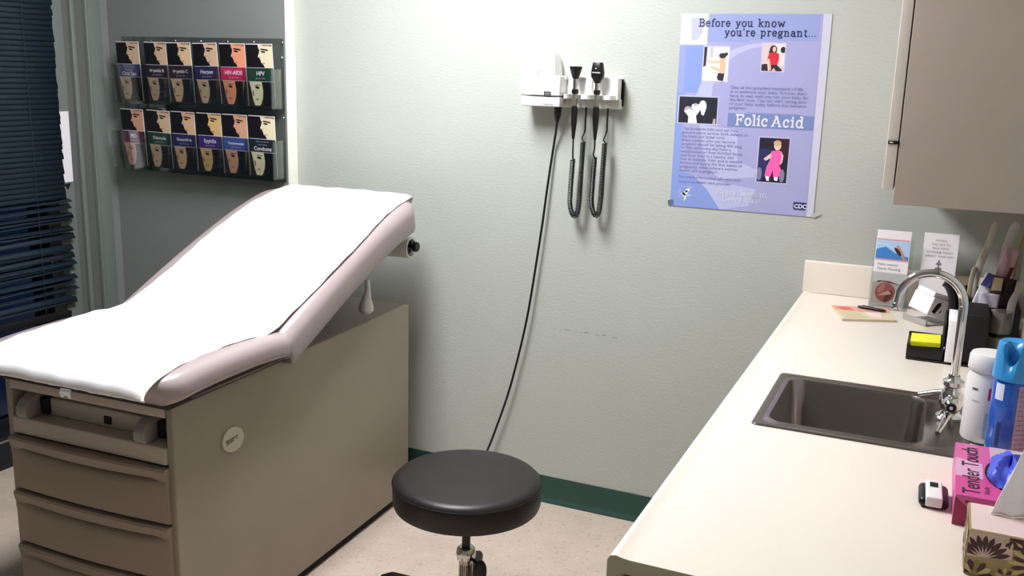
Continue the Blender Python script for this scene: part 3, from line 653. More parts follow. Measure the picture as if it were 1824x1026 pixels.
photo('picture', .022, .42, .292, .555, flat((28, 28, 42)), [
 (ell(.62, .34, .10, .22, 14), 2), ([(.56, .40), (.72, .40), (.66, .70), (.60, .66)], 2), (ell(.24, .50, .10, .14, 12), 3), ([(.14, .56), (.28, .46), (.40, .52), (.46, .26), (.56, .30), (.54, .56), (.46, .72), (.50, 1), (.26, 1), (.26, .74)], 2),
 (ell(.40, .38, .075, .12, 12), 2), ([(.34, .36), (.44, .22), (.52, .38), (.46, .32), (.40, .34)], 3), ([(.92, .80), (.98, .80), (.98, 1), (.90, 1)], 3)],
 [flat((244, 240, 246)), flat((172, 156, 168))])
photo('picture', .600, .612, .800, .838, flat((24, 22, 44)), [
 ([(0, .24), (.46, .26), (.46, .80), (.2, .92), (.16, 1), (0, 1)], 5), (ell(.07, .82, .09, .15, 12), 6), (ell(.84, .84, .09, .15, 12), 6), ([(.5, 0), (1, 0), (1, .5), (.7, .42)], 7),
 (ell(.62, .17, .12, .10, 14), 4), (ell(.61, .11, .13, .065, 14), 3), ([(.42, .30), (.58, .27), (.76, .28), (.84, .40), (.80, .55), (.72, .60), (.80, .70), (.74, .86), (.56, .87), (.52, .72), (.46, .88), (.26, .86), (.30, .66), (.40, .50)], 2),
 ([(.42, .34), (.24, .44), (.18, .48), (.26, .52), (.44, .44)], 4), ([(.74, .30), (.84, .38), (.82, .54), (.74, .60), (.78, .44)], 4), ([(.28, .86), (.42, .87), (.42, .97), (.34, .97)], 8), ([(.58, .87), (.72, .87), (.70, .96), (.60, .95)], 8)],
 [flat((238, 92, 168)), flat((198, 164, 128)), flat((232, 186, 176)), flat((36, 42, 88)), flat((120, 122, 150)), flat((52, 22, 34)), flat((236, 226, 236))])
lg = MB(); lg.M = PM
for pts in ([(.110, .905), (.150, .890), (.135, .915), (.105, .925)], [(.085, .925), (.120, .910), (.128, .925), (.105, .940), (.085, .935)], [(.070, .930), (.095, .922), (.110, .935), (.098, .948)], [(.098, .940), (.118, .936), (.112, .960), (.100, .970)], [(.110, .932), (.150, .936), (.150, .940), (.112, .940)]): PP(lg, pts, .0008, 0)
N = 24; RG = [((.108+.052*math.cos(2*PI*k/N)), (.930+.040*math.sin(2*PI*k/N))) for k in range(N)]; RI = [((.108+.047*math.cos(2*PI*k/N)), (.930+.0362*math.sin(2*PI*k/N))) for k in range(N)]
for k in range(10, 21): PP(lg, [RG[k], RG[k+1], RI[k+1], RI[k]], .0008, 1)
lg.build('eagle_emblem', [WT, flat((190, 204, 250), .4)], ps, True, recalc=False)
cb = MB(); cb.M = PM; PP(cb, QR(.862, .930, .948, .965), .0008, 0); PP(cb, QR(.868, .9665, .940, .969), .0008, 0); ce = cb.build('agency_mark', flat((48, 58, 122), .4), ps, True, recalc=False)
text('agency_lettering', 'CDC', .0175, PT_(.868, .960, .0010), WT, ce, .0006, world=True)
tp = MB(); tp.M = PM; PP(tp, [(-.018, .972), (.022, .965), (.026, .992), (-.014, .998)], .0012, 0); tp.build('corner_tape', mat('dark_tape', (92, 104, 130), .4), ps, True, recalc=False)
tp = MB(); tp.M = PM; PP(tp, [(.985, .985), (1.03, .965), (1.05, .985), (1.0, 1.005)], .0012, 0); tp.build('corner_tape', mat('clear_tape', (176, 180, 166), .3), ps, True, recalc=False)

# ------------------------------------------------------------------ stool
SX, SY, SZ, SR = -.89, -.90, .476, .204
sl_ = thing('stool', 'round black vinyl stool on chrome column beside the exam table', 'stool', (SX, SY, 0))
pr = [(.0, SZ-.083), (SR-.012, SZ-.083), (SR-.003, SZ-.079), (SR, SZ-.070), (SR+.001, SZ-.025), (SR-.002, SZ-.012), (SR-.010, SZ-.003), (SR-.022, SZ), (SR-.09, SZ+.003), (.0, SZ+.004)]
MB().lathe(pr, (SX, SY, 0), 72, caps=False).build('seat', LEATH, sl_, True)
rg = [(SX+(SR+.0008)*math.cos(2*PI*k/72), SY+(SR+.0008)*math.sin(2*PI*k/72), SZ-.016) for k in range(73)]
MB().tube(rg, .0016, 6, False).build('seam', BLACK, sl_, True)
MB().lathe([(.012, .24), (.012, SZ-.084)], (SX, SY, 0), 20).build('upper_shaft', BLACK, sl_, True)
MB().lathe([(.11, SZ-.091), (.11, SZ-.0835)], (SX, SY, 0), 24).build('seat_plate', BLACKM, sl_, True)
MB().lathe([(.019, .226), (.026, .230), (.028, .246), (.025, .260), (.019, .266)], (SX, SY, 0), 24).build('threaded_collar', CHROME, sl_, True)
col_ = MB(); col_.lathe([(.0195, .08), (.0195, .228)], (SX, SY, 0), 24); col_.build('column', mat('column_metal', (176, 166, 158), .22, .9), sl_, True)
rb = MB()
for k in range(7):
    a = -1.9+k*.30; rb.box((SX+.0195*math.cos(a)-.001, SY+.0195*math.sin(a)-.001, .10), (SX+.0195*math.cos(a)+.001, SY+.0195*math.sin(a)+.001, .215))
rb.build('column_ridges', BLACK, sl_, True)
lo = MB(); lo.tube([(SX+.018, SY-.004, .236), (SX+.044, SY-.012, .226)], .005, 8); lo.build('lever_rod', BLACK, sl_, True)
pd = MB(); pd.M = Matrix.Translation((SX+.050, SY-.014, .202)) @ Matrix.Rotation(.10, 4, 'Y') @ Matrix.Rotation(.35, 4, 'Z') @ Matrix.Diagonal((1, 1, 2.0, 1)); pd.lathe([(.003, -.009), (.015, -.008), (.0195, -.003), (.0195, .003), (.015, .008), (.003, .009)], (0, 0, 0), 28, 'Y'); pd.build('height_lever', BLACK, sl_, True)
MB().lathe([(.05, .070), (.05, .085), (.03, .105), (.02, .11)], (SX, SY, 0), 24).build('hub', BLACK, sl_, True)
for k in range(5):
    a = PI+2*PI*k/5; dx, dy = math.cos(a), math.sin(a)
    lg_ = MB(); P_ = [(SX+dx*r_, SY+dy*r_, z_) for r_, z_ in ((.03, .085), (.10, .100), (.18, .108), (.24, .106), (.272, .096))]; lg_.tube(P_, [.020, .019, .018, .018, .012], 12); lo_ = lg_.build('leg', BLACK, sl_, True)
    cs = MB(); cs.tube([(SX+dx*.245, SY+dy*.245, .100), (SX+dx*.245, SY+dy*.245, .045)], .008, 8)
    for sgn in (-1, 1):
        cs.M = Matrix.Translation((SX+dx*.245-dy*.013*sgn, SY+dy*.245+dx*.013*sgn, .0255)) @ Matrix.Rotation(a, 4, 'Z'); cs.lathe([(.02, -.008), (.025, -.006), (.025, .006), (.02, .008)], (0, 0, 0), 20, 'Y')
    cs.M = Matrix(); cs.build('caster', BLACKM, lo_, True)

# ------------------------------------------------------------------ counter, cabinets
CX, CZ, CY = -.16, .905, -1.925
ct = thing('countertop', 'long cream laminate countertop with low backsplash along the right wall', 'countertop', (.14, -.96, .87))
SX0, SX1, SY0, SY1 = -.080, .308, -1.302, -.938
m_ = MB(); prof = [(CX+.004, CZ-.038), (CX, CZ-.033), (CX, CZ-.006), (CX+.004, CZ+.001), (CX+.012, CZ+.003), (CX+.022, CZ+.001), (CX+.032, CZ), (SX0+.010, CZ), (SX0+.010, CZ-.022), (CX+.020, CZ-.022), (CX+.018, CZ-.038)]
def slab(y0_, y1_, pf, end=False):
    m_.prism([(a, b_) for a, b_ in pf], y1_-y0_, 'Y', y0_)
slab(CY, -.001, prof)
m_.box((SX0+.010, CY, CZ-.022), (XR-.0005, SY0+.010, CZ)); m_.box((SX0+.010, SY1-.010, CZ-.022), (XR-.0005, -.001, CZ)); m_.box((SX1-.010, SY0+.010, CZ-.022), (XR-.0005, SY1-.010, CZ))
o = m_.build('worktop', LAMI, ct, True)
m_ = MB(); m_.prism([(a, b_) for a, b_ in prof[:8]]+[(XR-.001, CZ), (XR-.001, CZ-.022), (CX+.020, CZ-.022), (CX+.018, CZ-.038)], .0012, 'Y', CY-.0013)
m_.build('end_cap', LAMIE, ct, True)
m_ = MB(); m_.box((CX, -.020, CZ+.0003), (XR-.001, -.0008, CZ+.100), .0025); m_.build('backsplash', LAMI, ct, True)
m_ = MB(); m_.box((XR-.019, CY, CZ+.0003), (XR-.0008, -.0205, CZ+.100), .0025); m_.build('side_splash', LAMI, ct, True)
bc = thing('base_cabinet', 'olive beige base cabinet under the cream countertop', 'cabinet', (.15, -.96, 0))
OL = mat('olive_laminate', (150, 140, 112), .5)
m_ = MB(); m_.box((CX+.028, CY+.02, .10), (CX+.046, -.01, CZ-.0225)); m_.box((CX+.046, CY+.02, .10), (XR-.001, CY+.038, CZ-.0225)); m_.box((CX+.046, -.03, .10), (XR-.001, -.012, CZ-.0225)); m_.box((CX+.046, CY+.038, .10), (XR-.001, -.03, .118)); m_.build('carcass', OL, bc, True)
MB().box((CX+.09, CY+.03, 0), (XR-.01, -.012, .10)).build('toe_kick', BLACKM, bc, True)
for k in range(4):
    ya = CY+.025+k*.47; d_ = MB().box((CX+.010, ya, .115), (CX+.0275, ya+.455, .865), .002).build('door', OL, bc, True)
    MB().tube([(CX+.008, ya+.22, .80), (CX-.014, ya+.23, .80), (CX-.014, ya+.30, .80), (CX+.008, ya+.31, .80)], .004, 8).build('handle', CHROME, d_, True)

CYE, CXL, CZB = -.80, .110, 1.292
wc = thing('wall_cabinet', 'taupe upper wall cabinet with pale door above the counter', 'cabinet', (.275, -.40, CZB))
MB().box((CXL, CYE, CZB), (XR-.001, -.001, 2.30), .0015).build('carcass', CABM, wc, True)
for ya, yb in ((CYE+.002, -.402), (-.398, -.004)):
    dr = MB().box((CXL-.026, ya, CZB+.032), (CXL-.003, yb, 2.29), .0015).build('door', CABL, wc, True)
MB().box((CXL-.0235, CYE-.0015, 1.425), (CXL-.001, CYE+.0015, 1.4325)).build('hinge_bumper', BLACK, wc, True)
hb = MB(); hb.box((CXL-.021, CYE-.0022, 1.4275), (CXL-.013, CYE-.0016, 1.4305)); hb.build('hinge_mark', WHITE, wc, True)

# ------------------------------------------------------------------ sink and faucet
sk = thing('sink', 'square stainless steel sink set in the cream counter', 'sink', (.114, -1.12, CZ))
def rrect(x0, x1, y0_, y1_, r, z, n=6):
    out = []
    for cx, cy, a0 in ((x1-r, y1_-r, 0), (x0+r, y1_-r, 90), (x0+r, y0_+r, 180), (x1-r, y0_+r, 270)):
        for k in range(n+1): a = math.radians(a0+90*k/n); out.append((cx+r*math.cos(a), cy+r*math.sin(a), z))
    return out
BX0, BX1, BY0, BY1 = -.048, .222, -1.268, -.972
m_ = MB()
R = [rrect(SX0, SX1, SY0, SY1, .012, CZ+.0006), rrect(SX0+.002, SX1-.002, SY0+.002, SY1-.002, .012, CZ+.004), rrect(SX0+.010, SX1-.010, SY0+.010, SY1-.010, .012, CZ+.004), rrect(SX0+.014, SX1-.014, SY0+.014, SY1-.014, .012, CZ+.0005),
     rrect(BX0-.016, BX1+.012, BY0-.012, BY1+.012, .034, CZ+.0005), rrect(BX0-.012, BX1+.008, BY0-.008, BY1+.008, .034, CZ+.0038), rrect(BX0-.006, BX1+.004, BY0-.004, BY1+.004, .034, CZ+.0036), rrect(BX0, BX1, BY0, BY1, .032, CZ-.004), rrect(BX0+.006, BX1-.006, BY0+.006, BY1-.006, .034, CZ-.14), rrect(BX0+.03, BX1-.03, BY0+.03, BY1-.03, .03, CZ-.165), rrect(BX0+.10, BX1-.10, BY0+.10, BY1-.10, .03, CZ-.168)]
m_.rings(R, caps=False); n_ = len(R[0]); b0 = len(m_.v)-n_; m_.f.append([b0+i for i in range(n_)]); m_.mi.append(0); m_.sm.append(True)
m_.build('basin', STEEL, sk, True)
MB().lathe([(.0, -.002), (.020, -.002), (.034, .0), (.038, .003)], (.087, -1.12, CZ-.1675), 24, caps=False).build('drain', CHROME, sk, True)
fc = thing('faucet', 'chrome gooseneck faucet with two lever handles behind the sink', 'faucet', (.272, -1.075, CZ))
FX, FY = .272, -1.075
MB().lathe([(.026, CZ+.001), (.026, CZ+.006), (.021, CZ+.010), (.018, CZ+.014), (.018, CZ+.026), (.022, CZ+.030), (.022, CZ+.052), (.017, CZ+.058), (.015, CZ+.066), (.020, CZ+.070), (.020, CZ+.078), (.013, CZ+.083), (.011, CZ+.090)], (FX, FY, 0), 32).build('body', CHROME, fc, True)
gp = [(FX, FY, CZ+.085), (FX, FY, CZ+.15), (FX, FY, CZ+.225)]+[(FX-.060+.060*math.cos(a), FY, CZ+.230+.060*math.sin(a)) for a in [PI*k/10 for k in range(11)]]+[(FX-.121, FY, CZ+.222)]
MB().tube(smooth(gp, 60), .0085, 20).build('spout', CHROME, fc, True)
MB().lathe([(.0095, 0), (.0105, .002), (.0105, .012), (.009, .014)], (FX-.121, FY, CZ+.210), 20).build('aerator', CHROME, fc, True)
# front valve with the round index button and lever, rear valve lever
vb = MB(); vb.lathe([(.013, .012), (.016, -.012), (.018, -.030), (.015, -.040), (.010, -.046)], (FX, FY-.012, CZ+.040), 24, 'Y'); vo = vb.build('valve', CHROME, fc, True)
MB().lathe([(.0075, 0), (.0075, -.0015)], (FX, FY-.0585, CZ+.040), 18, 'Y').build('index_button', BLACK, vo, True)
MB().lathe([(.0035, 0), (.0035, -.0008)], (FX, FY-.0602, CZ+.040), 12, 'Y').build('index_mark', WHITE, vo, True)
MB().tube([(FX-.002, FY-.040, CZ+.028), (FX-.008, FY-.060, CZ+.016), (FX-.014, FY-.095, CZ+.010), (FX-.020, FY-.132, CZ+.009)], [.009, .0075, .006, .0045], 12).build('lever_handle', CHROME, fc, True)
MB().tube([(FX-.010, FY+.004, CZ+.052), (FX-.032, FY+.010, CZ+.046), (FX-.060, FY+.014, CZ+.036)], [.007, .006, .005], 12).build('lever_handle', CHROME, fc, True)

# ------------------------------------------------------------------ things on the counter
Z0 = CZ+.0006
# leaflet stand with a brochure at the back wall
bs = thing('brochure_stand', 'clear acrylic stand holding a tall brochure near the back wall', 'brochure stand', (.097, -.085, Z0))
m_ = MB(); m_.box((.044, -.150, Z0), (.152, -.030, Z0+.003)); m_.build('base', ACR, bs, True)
m_ = MB(); m_.M = Matrix.Translation((.097, -.108, Z0+.003)) @ Matrix.Rotation(-.10, 4, 'X'); m_.box((-.054, -.004, 0), (.054, -.0015, .10)); m_.box((-.054, .006, 0), (.054, .0085, .20)); m_.build('panels', ACR, bs, True)
br = thing('brochure', 'tall brochure with blue sky photo and red lower picture in stand', 'brochure', (.094, -.1055, Z0+.005), (-.10, 0, 0))
MB().box((-.047, -.002, 0), (.047, .003, .222)).build('pages', CARD, br)
m_ = MB(); m_.M = frame((-.047, -.0023, 0), (1, 0, 0), (0, 0, 1)); w_, h_ = .094, .222
def bp(pts, lift, m): poly(m_, [(x*w_, y*h_) for x, y in pts], lift, m)
bp(rect(.02, .62, .98, .86), .0003, 0); bp([(.02, .74), (.3, .78), (.6, .70), (.98, .66), (.98, .62), (.02, .62)], .0005, 1); bp(rect(.02, .87, .98, .885), .0004, 5)
bp(ell(.76, .71, .18, .035, 14, -.6), .0007, 3); bp(ell(.66, .725, .12, .03, 14, -.4), .0009, 2); bp([(.02, .82), (.3, .815), (.5, .775), (.48, .77), (.28, .805), (.02, .81)], .0008, 4); bp(rect(.02, .60, .98, .615), .0005, 5)
m_.build('sky_photo', [flat((176, 206, 238)), flat((64, 132, 204)), flat((50, 34, 36)), flat((198, 136, 104)), flat((216, 236, 250)), flat((214, 160, 180))], br, recalc=False)
m_ = MB(); m_.M = frame((-.047, -.0023, 0), (1, 0, 0), (0, 0, 1))
bp(rect(.02, .01, .98, .30), .0003, 4); bp(ell(.42, .17, .30, .13, 20), .0005, 0); bp(ell(.30, .22, .12, .05, 12, .4), .0007, 1); bp([(.2, .12), (.5, .2), (.62, .16), (.5, .14)], .0009, 2); bp(ell(.52, .12, .14, .06, 12, .5), .0007, 3); bp([(.12, .30), (.3, .315), (.6, .30), (.8, .29), (.5, .325), (.2, .325)], .0007, 3)
m_.build('hands_photo', [flat((176, 96, 92)), flat((204, 132, 122)), flat((232, 180, 168)), flat((112, 48, 50)), flat((206, 190, 186))], br, recalc=False)
text('lettering', 'Make natural', .0105, frame((-.037, -.0028, .118), (1, 0, 0), (0, 0, 1)), flat((150, 140, 160)), br)
text('lettering', 'Family Planning', .0105, frame((-.037, -.0028, .105), (1, 0, 0), (0, 0, 1)), flat((150, 140, 160)), br)
# white notice card in a second stand
nt_ = thing('notice_card', 'white printed notice card standing upright behind the faucet arch', 'card', (.222, -.078, Z0+.004), (-.12, 0, 0))
MB().box((-.047, -.002, 0), (.047, .001, .222)).build('sheet', CARD, nt_)
for i, (s_, w_) in enumerate((('WOULD', 0), ('YOU LIKE TO', 0), ('TALK WITH', 0), ('SOMEONE TODAY', 0), ('ABOUT YOUR VISIT', 0))):
    text('lettering', s_, .0085, frame((0, -.0026, .198-.0115*i), (1, 0, 0), (0, 0, 1)), flat((150, 148, 156)), nt_, 0, 'CENTER')
m_ = MB(); m_.M = frame((0, -.0026, .112), (1, 0, 0), (0, 0, 1)); 
for pts in ([(-.002, 0), (.002, 0), (.002, .032), (-.002, .032)], [(-.008, .018), (.008, .018), (.006, .024), (-.006, .024)], [(-.011, .0), (.011, 0), (.008, .010), (-.008, .010)]): poly(m_, pts, 0, 0)
m_.build('emblem', flat((120, 120, 130)), nt_, recalc=False)
ns = thing('card_stand', 'clear acrylic base gripping the white notice card', 'card stand', (.222, -.075, Z0))
m_ = MB(); m_.box((.172, -.112, Z0), (.272, -.030, Z0+.003)); m_.box((.172, -.088, Z0+.003), (.272, -.085, Z0+.05)); m_.box((.172, -.052, Z0+.003), (.272, -.049, Z0+.05)); m_.build('base', ACR, ns, True)
# two folded leaflets on the counter with a pen on top
def flatsheet(name, lab, quad, z, t, m, cat):
    o = thing(name, lab, cat, (quad[0][0], quad[0][1], z)); mb = MB(); mb.prism(quad, t, 'Z', z); mb.build('pages', m, o, True); return o
q1 = [(-.052, -.196), (.100, -.150), (.132, -.292), (-.006, -.352)]
fl = flatsheet('booklet', 'cream and red booklet lying flat on counter under pen', q1, Z0, .006, flat((216, 200, 168)), 'booklet')
m_ = MB()
def lerpq(u, v): a = Vector(q1[0]).lerp(Vector(q1[1]), u); b_ = Vector(q1[3]).lerp(Vector(q1[2]), u); p_ = a.lerp(b_, v); return (p_.x, p_.y)
poly(m_, [lerpq(*p_) for p_ in ((0, 0), (1, 0), (1, .38), (.6, .45), (.3, .40), (0, .36))], Z0+.0063, 0); poly(m_, [lerpq(*p_) for p_ in ((.5, .42), (.8, .5), (.74, .95), (.56, .8))], Z0+.0066, 1); poly(m_, [lerpq(*p_) for p_ in ((.02, .45), (.4, .5), (.5, .9), (.1, .9))], Z0+.0065, 2)
poly(m_, [lerpq(*p_) for p_ in ((.05, .1), (.3, .08), (.35, .3), (.15, .33))], Z0+.0066, 3)
m_.build('cover_print', [flat((222, 160, 142)), flat((236, 214, 206)), flat((198, 190, 150)), flat((206, 104, 92))], fl, True, recalc=False)
pe = thing('pen', 'slim dark ballpoint pen resting on the cream booklet', 'pen', (.06, -.20, Z0+.010))
MB().tube([(.022, -.196, Z0+.0115), (.030, -.198, Z0+.0115), (.078, -.210, Z0+.0115), (.094, -.214, Z0+.0115), (.101, -.2155, Z0+.0115)], [.003, .0045, .0045, .004, .001], 12).build('barrel', BLACK, pe, True)
MB().tube([(.034, -.1955, Z0+.0165), (.066, -.2035, Z0+.0165)], .0012, 6).build('clip', CHROME, pe, True)
# tilted white box in a clear holder
wb = thing('appointment_card_box', 'small tilted white box with black logo near back wall', 'box', (.205, -.235, Z0+.024), (-.30, .12, -.80))
m_ = MB(); m_.box((-.037, -.035, 0), (.037, .035, .052), .002); m_.build('box_body', CARD, wb)
m_ = MB(); m_.M = frame((.0373, -.030, .008), (0, 1, 0), (0, 0, 1)); poly(m_, [(.006, .004), (.020, .0), (.030, .026), (.026, .036), (.014, .030)], 0, 0); poly(m_, [(.030, .004), (.040, .010), (.038, .016)], 0, 0); m_.build('logo', BLACK, wb, recalc=False)
m_ = MB(); m_.box((-.034, -.033, .0525), (.030, .030, .066), .001); m_.build('card_stack', PAPER, wb)
hd_ = thing('card_holder', 'grey clear plastic holder under the tilted white box', 'holder', (.205, -.235, Z0))
m_ = MB(); m_.M = Matrix.Translation((.207, -.240, Z0)) @ Matrix.Rotation(-.80, 4, 'Z'); m_.box((-.044, -.042, 0), (.044, .048, .004), .001); m_.box((-.044, -.042, .004), (.044, -.038, .016)); m_.box((.030, .044, .004), (.044, .0475, .060), .001); m_.build('tray', mat('frosted_grey', (170, 164, 158), .3), hd_, True)
# black desk organizer with sticky notes and a white pad
og = thing('desk_organizer', 'black plastic desk organizer with low tray behind the faucet', 'organizer', (.26, -.60, Z0))
m_ = MB(); m_.box((.172, -.668, Z0), (.345, -.555, Z0+.006), .003); m_.box((.172, -.668, Z0+.006), (.250, -.660, Z0+.034), .003); m_.box((.172, -.668, Z0+.006), (.178, -.555, Z0+.040), .003); m_.box((.172, -.561, Z0+.006), (.250, -.555, Z0+.045), .003)
m_.build('tray', BLACK, og, True)
m_ = MB(); m_.box((.249, -.668, Z0+.006), (.2535, -.52, Z0+.100), .002); m_.box((.282, -.664, Z0+.006), (.345, -.52, Z0+.128), .006)
m_.box((.2535, -.530, Z0+.006), (.282, -.52, Z0+.118), .003); m_.build('file_section', BLACKM, og, True)
ar = MB(); ar.tube(smooth([(.268, -.526, Z0+.10), (.262, -.524, Z0+.14), (.250, -.522, Z0+.165), (.240, -.522, Z0+.172)], 20), [.013]*21, 12); ar.build('pen_loop', BLACK, og, True)
sn = thing('sticky_notes', 'yellow sticky note pad tilted in the black organizer tray', 'sticky notes', (.212, -.61, Z0+.028))
m_ = MB(); m_.M = Matrix.Translation((.2125, -.612, Z0+.040)) @ Matrix.Rotation(.06, 4, 'X') @ Matrix.Rotation(-.05, 4, 'Y'); m_.box((-.0335, -.040, -.005), (.0335, .030, .006)); m_.build('pad', flat((232, 232, 54), .6), sn, True)
np_ = thing('note_pad', 'narrow white pad standing upright in the black organizer slot', 'note pad', (.267, -.60, Z0+.006))
m_ = MB(); m_.box((.258, -.672, Z0+.0065), (.277, -.54, Z0+.108), .001); m_.build('pages', PAPER, np_, True)

# tall black bin with wrapped instruments
bn = thing('storage_bin', 'black open bin full of wrapped supplies behind the organizer', 'bin', (.36, -.40, Z0))
m_ = MB(); bx0, bx1, by0, by1, bh = .292, .418, -.505, -.24, .115
m_.box((bx0, by0, Z0), (bx1, by1, Z0+.004)); m_.box((bx0, by0, Z0+.004), (bx1, by0+.004, Z0+bh)); m_.box((bx0, by1-.004, Z0+.004), (bx1, by1, Z0+bh)); m_.box((bx0, by0+.004, Z0+.004), (bx0+.004, by1-.004, Z0+bh)); m_.box((bx1-.004, by0+.004, Z0+.004), (bx1, by1-.004, Z0+bh)); m_.build('bin_walls', BLACK, bn, True)
WRAP = mat('wrapper_grey', (204, 200, 190), .3); WRAPC = mat('wrapper_clear_film', (196, 194, 192), .15, trans=.35)
def strip(name, lab, pts, w, t, m, cat, group=None):
    o = thing(name, lab, cat, pts[0], group=group); P_ = [Vector(p_) for p_ in smooth(pts, 16)]; mb = MB(); R = []
    for i, p_ in enumerate(P_):
        d_ = (P_[min(i+1, 16)]-P_[max(i-1, 0)]).normalized(); sx = Vector((1, 0, 0)); sx = (sx-d_*sx.dot(d_)).normalized(); sn_ = d_.cross(sx)
        k = 1-.5*max(0, i/16-.9)*10; R.append([p_+sx*w*k*a+sn_*t*b_ for a, b_ in ((-.5, -.35), (-.35, -.5), (.35, -.5), (.5, -.35), (.5, .35), (.35, .5), (-.35, .5), (-.5, .35))])
    mb.rings(R); mb.build('shaft', m, o, True); return o
strip('plastic_stick', 'pale plastic stick leaning tallest toward the back wall', [(.306, -.30, Z0+.02), (.318, -.295, 1.07), (.338, -.285, 1.15), (.347, -.28, 1.205)], .018, .010, WRAP, 'wrapped supply')
strip('plastic_stick', 'olive grey plastic stick leaning behind the faucet pipe', [(.304, -.36, Z0+.02), (.303, -.34, 1.00), (.306, -.315, 1.06), (.312, -.305, 1.085)], .012, .008, mat('olive_strip', (128, 122, 100), .4), 'wrapped supply')
strip('plastic_stick', 'bent grey plastic handle in front of the bin', [(.392, -.515, Z0+.0), (.393, -.515, 1.00), (.396, -.513, 1.045), (.410, -.50, 1.075), (.416, -.49, 1.09)], .018, .014, WRAP, 'wrapped supply')
strip('plastic_stick', 'white paddle shape just beneath the wall cabinet', [(.372, -.33, 1.02), (.377, -.33, 1.13), (.383, -.33, 1.17), (.392, -.33, 1.215)], .024, .010, mat('paddle_white', (206, 204, 200), .4), 'wrapped supply')
strip('plastic_stick', 'thin amber stick standing at the far right of bin', [(.398, -.36, Z0+.02), (.399, -.36, 1.06), (.404, -.358, 1.14), (.408, -.355, 1.19)], .006, .006, flat((190, 160, 112)), 'wrapped supply')
def packet(name, lab, c0, size, rot, parts_, cat='packet'):
    o = thing(name, lab, cat, c0, rot); w_, h_ = size
    mb = MB(); mb.grid(lambda u, v: ((u-.5)*w_, -.004*math.sin(PI*u)*math.sin(PI*v)-.003*math.sin(u*9+v*7), v*h_), 10, 12); mb.build('wrapper', parts_[0], o, recalc=False, thick=.002)
    for (pts, m) in parts_[1:]:
        q_ = MB(); q_.M = frame((-w_/2, -.011, 0), (1, 0, 0), (0, 0, 1)); poly(q_, [(x*w_, y*h_) for x, y in pts], 0, 0); q_.build('label_print', m, o, recalc=False)
    return o
packet('supply_packet', 'crinkled clear packet with blue striped label in the bin', (.326, -.455, Z0+.085), (.050, .105), (-.25, .30, 0), [mat('film_white', (206, 204, 206), .25), ([(.0, .66), (1, .66), (1, 1), (.1, 1)], flat((70, 74, 150))), ([(.25, .66), (.36, .66), (.52, 1), (.40, 1)], flat((200, 204, 232))), ([(.58, .66), (.70, .66), (.86, 1), (.74, 1)], flat((200, 204, 232)))])
packet('supply_packet', 'pink wrapped packet leaning in the bin under the cabinet', (.362, -.42, Z0+.14), (.034, .115), (-.1, .22, 0), [mat('film_pink', (216, 176, 188), .3), ([(.7, .2), (1, .3), (1, .62), (.75, .6)], flat((120, 26, 50)))])
packet('supply_packet', 'dark maroon packet with cream corner beside the pink one', (.365, -.46, Z0+.085), (.052, .10), (-.12, .12, 0), [mat('film_maroon', (74, 34, 46), .3), ([(.0, .62), (.45, .66), (.4, .98), (0, .96)], flat((216, 196, 158))), ([(.55, .3), (.9, .3), (.9, 1), (.55, 1)], flat((48, 28, 34)))])
packet('supply_packet', 'white flat packet between the blue striped and maroon ones', (.342, -.48, Z0+.06), (.045, .085), (-.1, .05, 0), [mat('film_pale', (196, 190, 200), .3), ([(0, 0), (1, 0), (1, .5), (0, .55)], flat((90, 88, 92)))])
jr = thing('clear_jar', 'smoky clear jar with dark rim in front of the bin', 'jar', (.345, -.535, Z0))
JX, JY = .372, -.555
MB().lathe([(.026, Z0), (.027, Z0+.01), (.026, Z0+.085), (.024, Z0+.12)], (JX, JY, 0), 28).build('body', mat('smoky_plastic', (112, 108, 104), .15, coat=.5), jr, True)
MB().lathe([(.0275, Z0+.058), (.029, Z0+.060), (.029, Z0+.066), (.0275, Z0+.068)], (JX, JY, 0), 28, caps=False).build('rim_band', BLACK, jr, True)

# cleaning products
wp = thing('wipes_canister', 'white wipes canister with white lid at the sink edge', 'canister', (.322, -1.172, CZ+.006))
WX, WYc, wz = .327, -1.178, CZ+.0046
MB().lathe([(.035, wz), (.037, wz+.004), (.037, wz+.118), (.033, wz+.128), (.033, wz+.134)], (WX, WYc, 0), 36).build('body', WHITE, wp, True)
MB().lathe([(.036, wz+.134), (.038, wz+.137), (.037, wz+.160), (.034, wz+.166), (.020, wz+.168)], (WX, WYc, 0), 36).build('lid', WHITE, wp, True)
def wraplabel(cx, cy, r, z0_, z1_, a0, a1, m, parent, name='label', n=12):
    mb = MB(); mb.grid(lambda u, v: (cx+r*math.cos(a0+(a1-a0)*u), cy+r*math.sin(a0+(a1-a0)*u), z0_+(z1_-z0_)*v), n, 1); return mb.build(name, m, parent, True, recalc=False)
wraplabel(WX, WYc, .0374, wz+.010, wz+.060, -1.6, -.8, flat((170, 190, 200)), wp); wraplabel(WX, WYc, .0375, wz+.085, wz+.108, -1.55, -1.2, flat((196, 40, 96)), wp); wraplabel(WX, WYc, .0374, wz+.100, wz+.104, -2.35, -2.05, flat((90, 84, 84)), wp)
wraplabel(WX, WYc, .0374, wz+.078, wz+.081, -2.3, -1.9, flat((190, 186, 186)), wp)
sp = thing('spray_can', 'blue disinfectant spray can with large notched blue cap', 'spray can', (.362, -1.262, Z0))
KX, KY = .362, -1.262
BLUE = mat('can_blue', (28, 84, 176), .25, coat=.4); BLUEC = mat('cap_blue', (44, 138, 200), .3, coat=.3)
MB().lathe([(.031, Z0), (.033, Z0+.003), (.033, Z0+.148), (.029, Z0+.156)], (KX, KY, 0), 40).build('can_body', BLUE, sp, True)
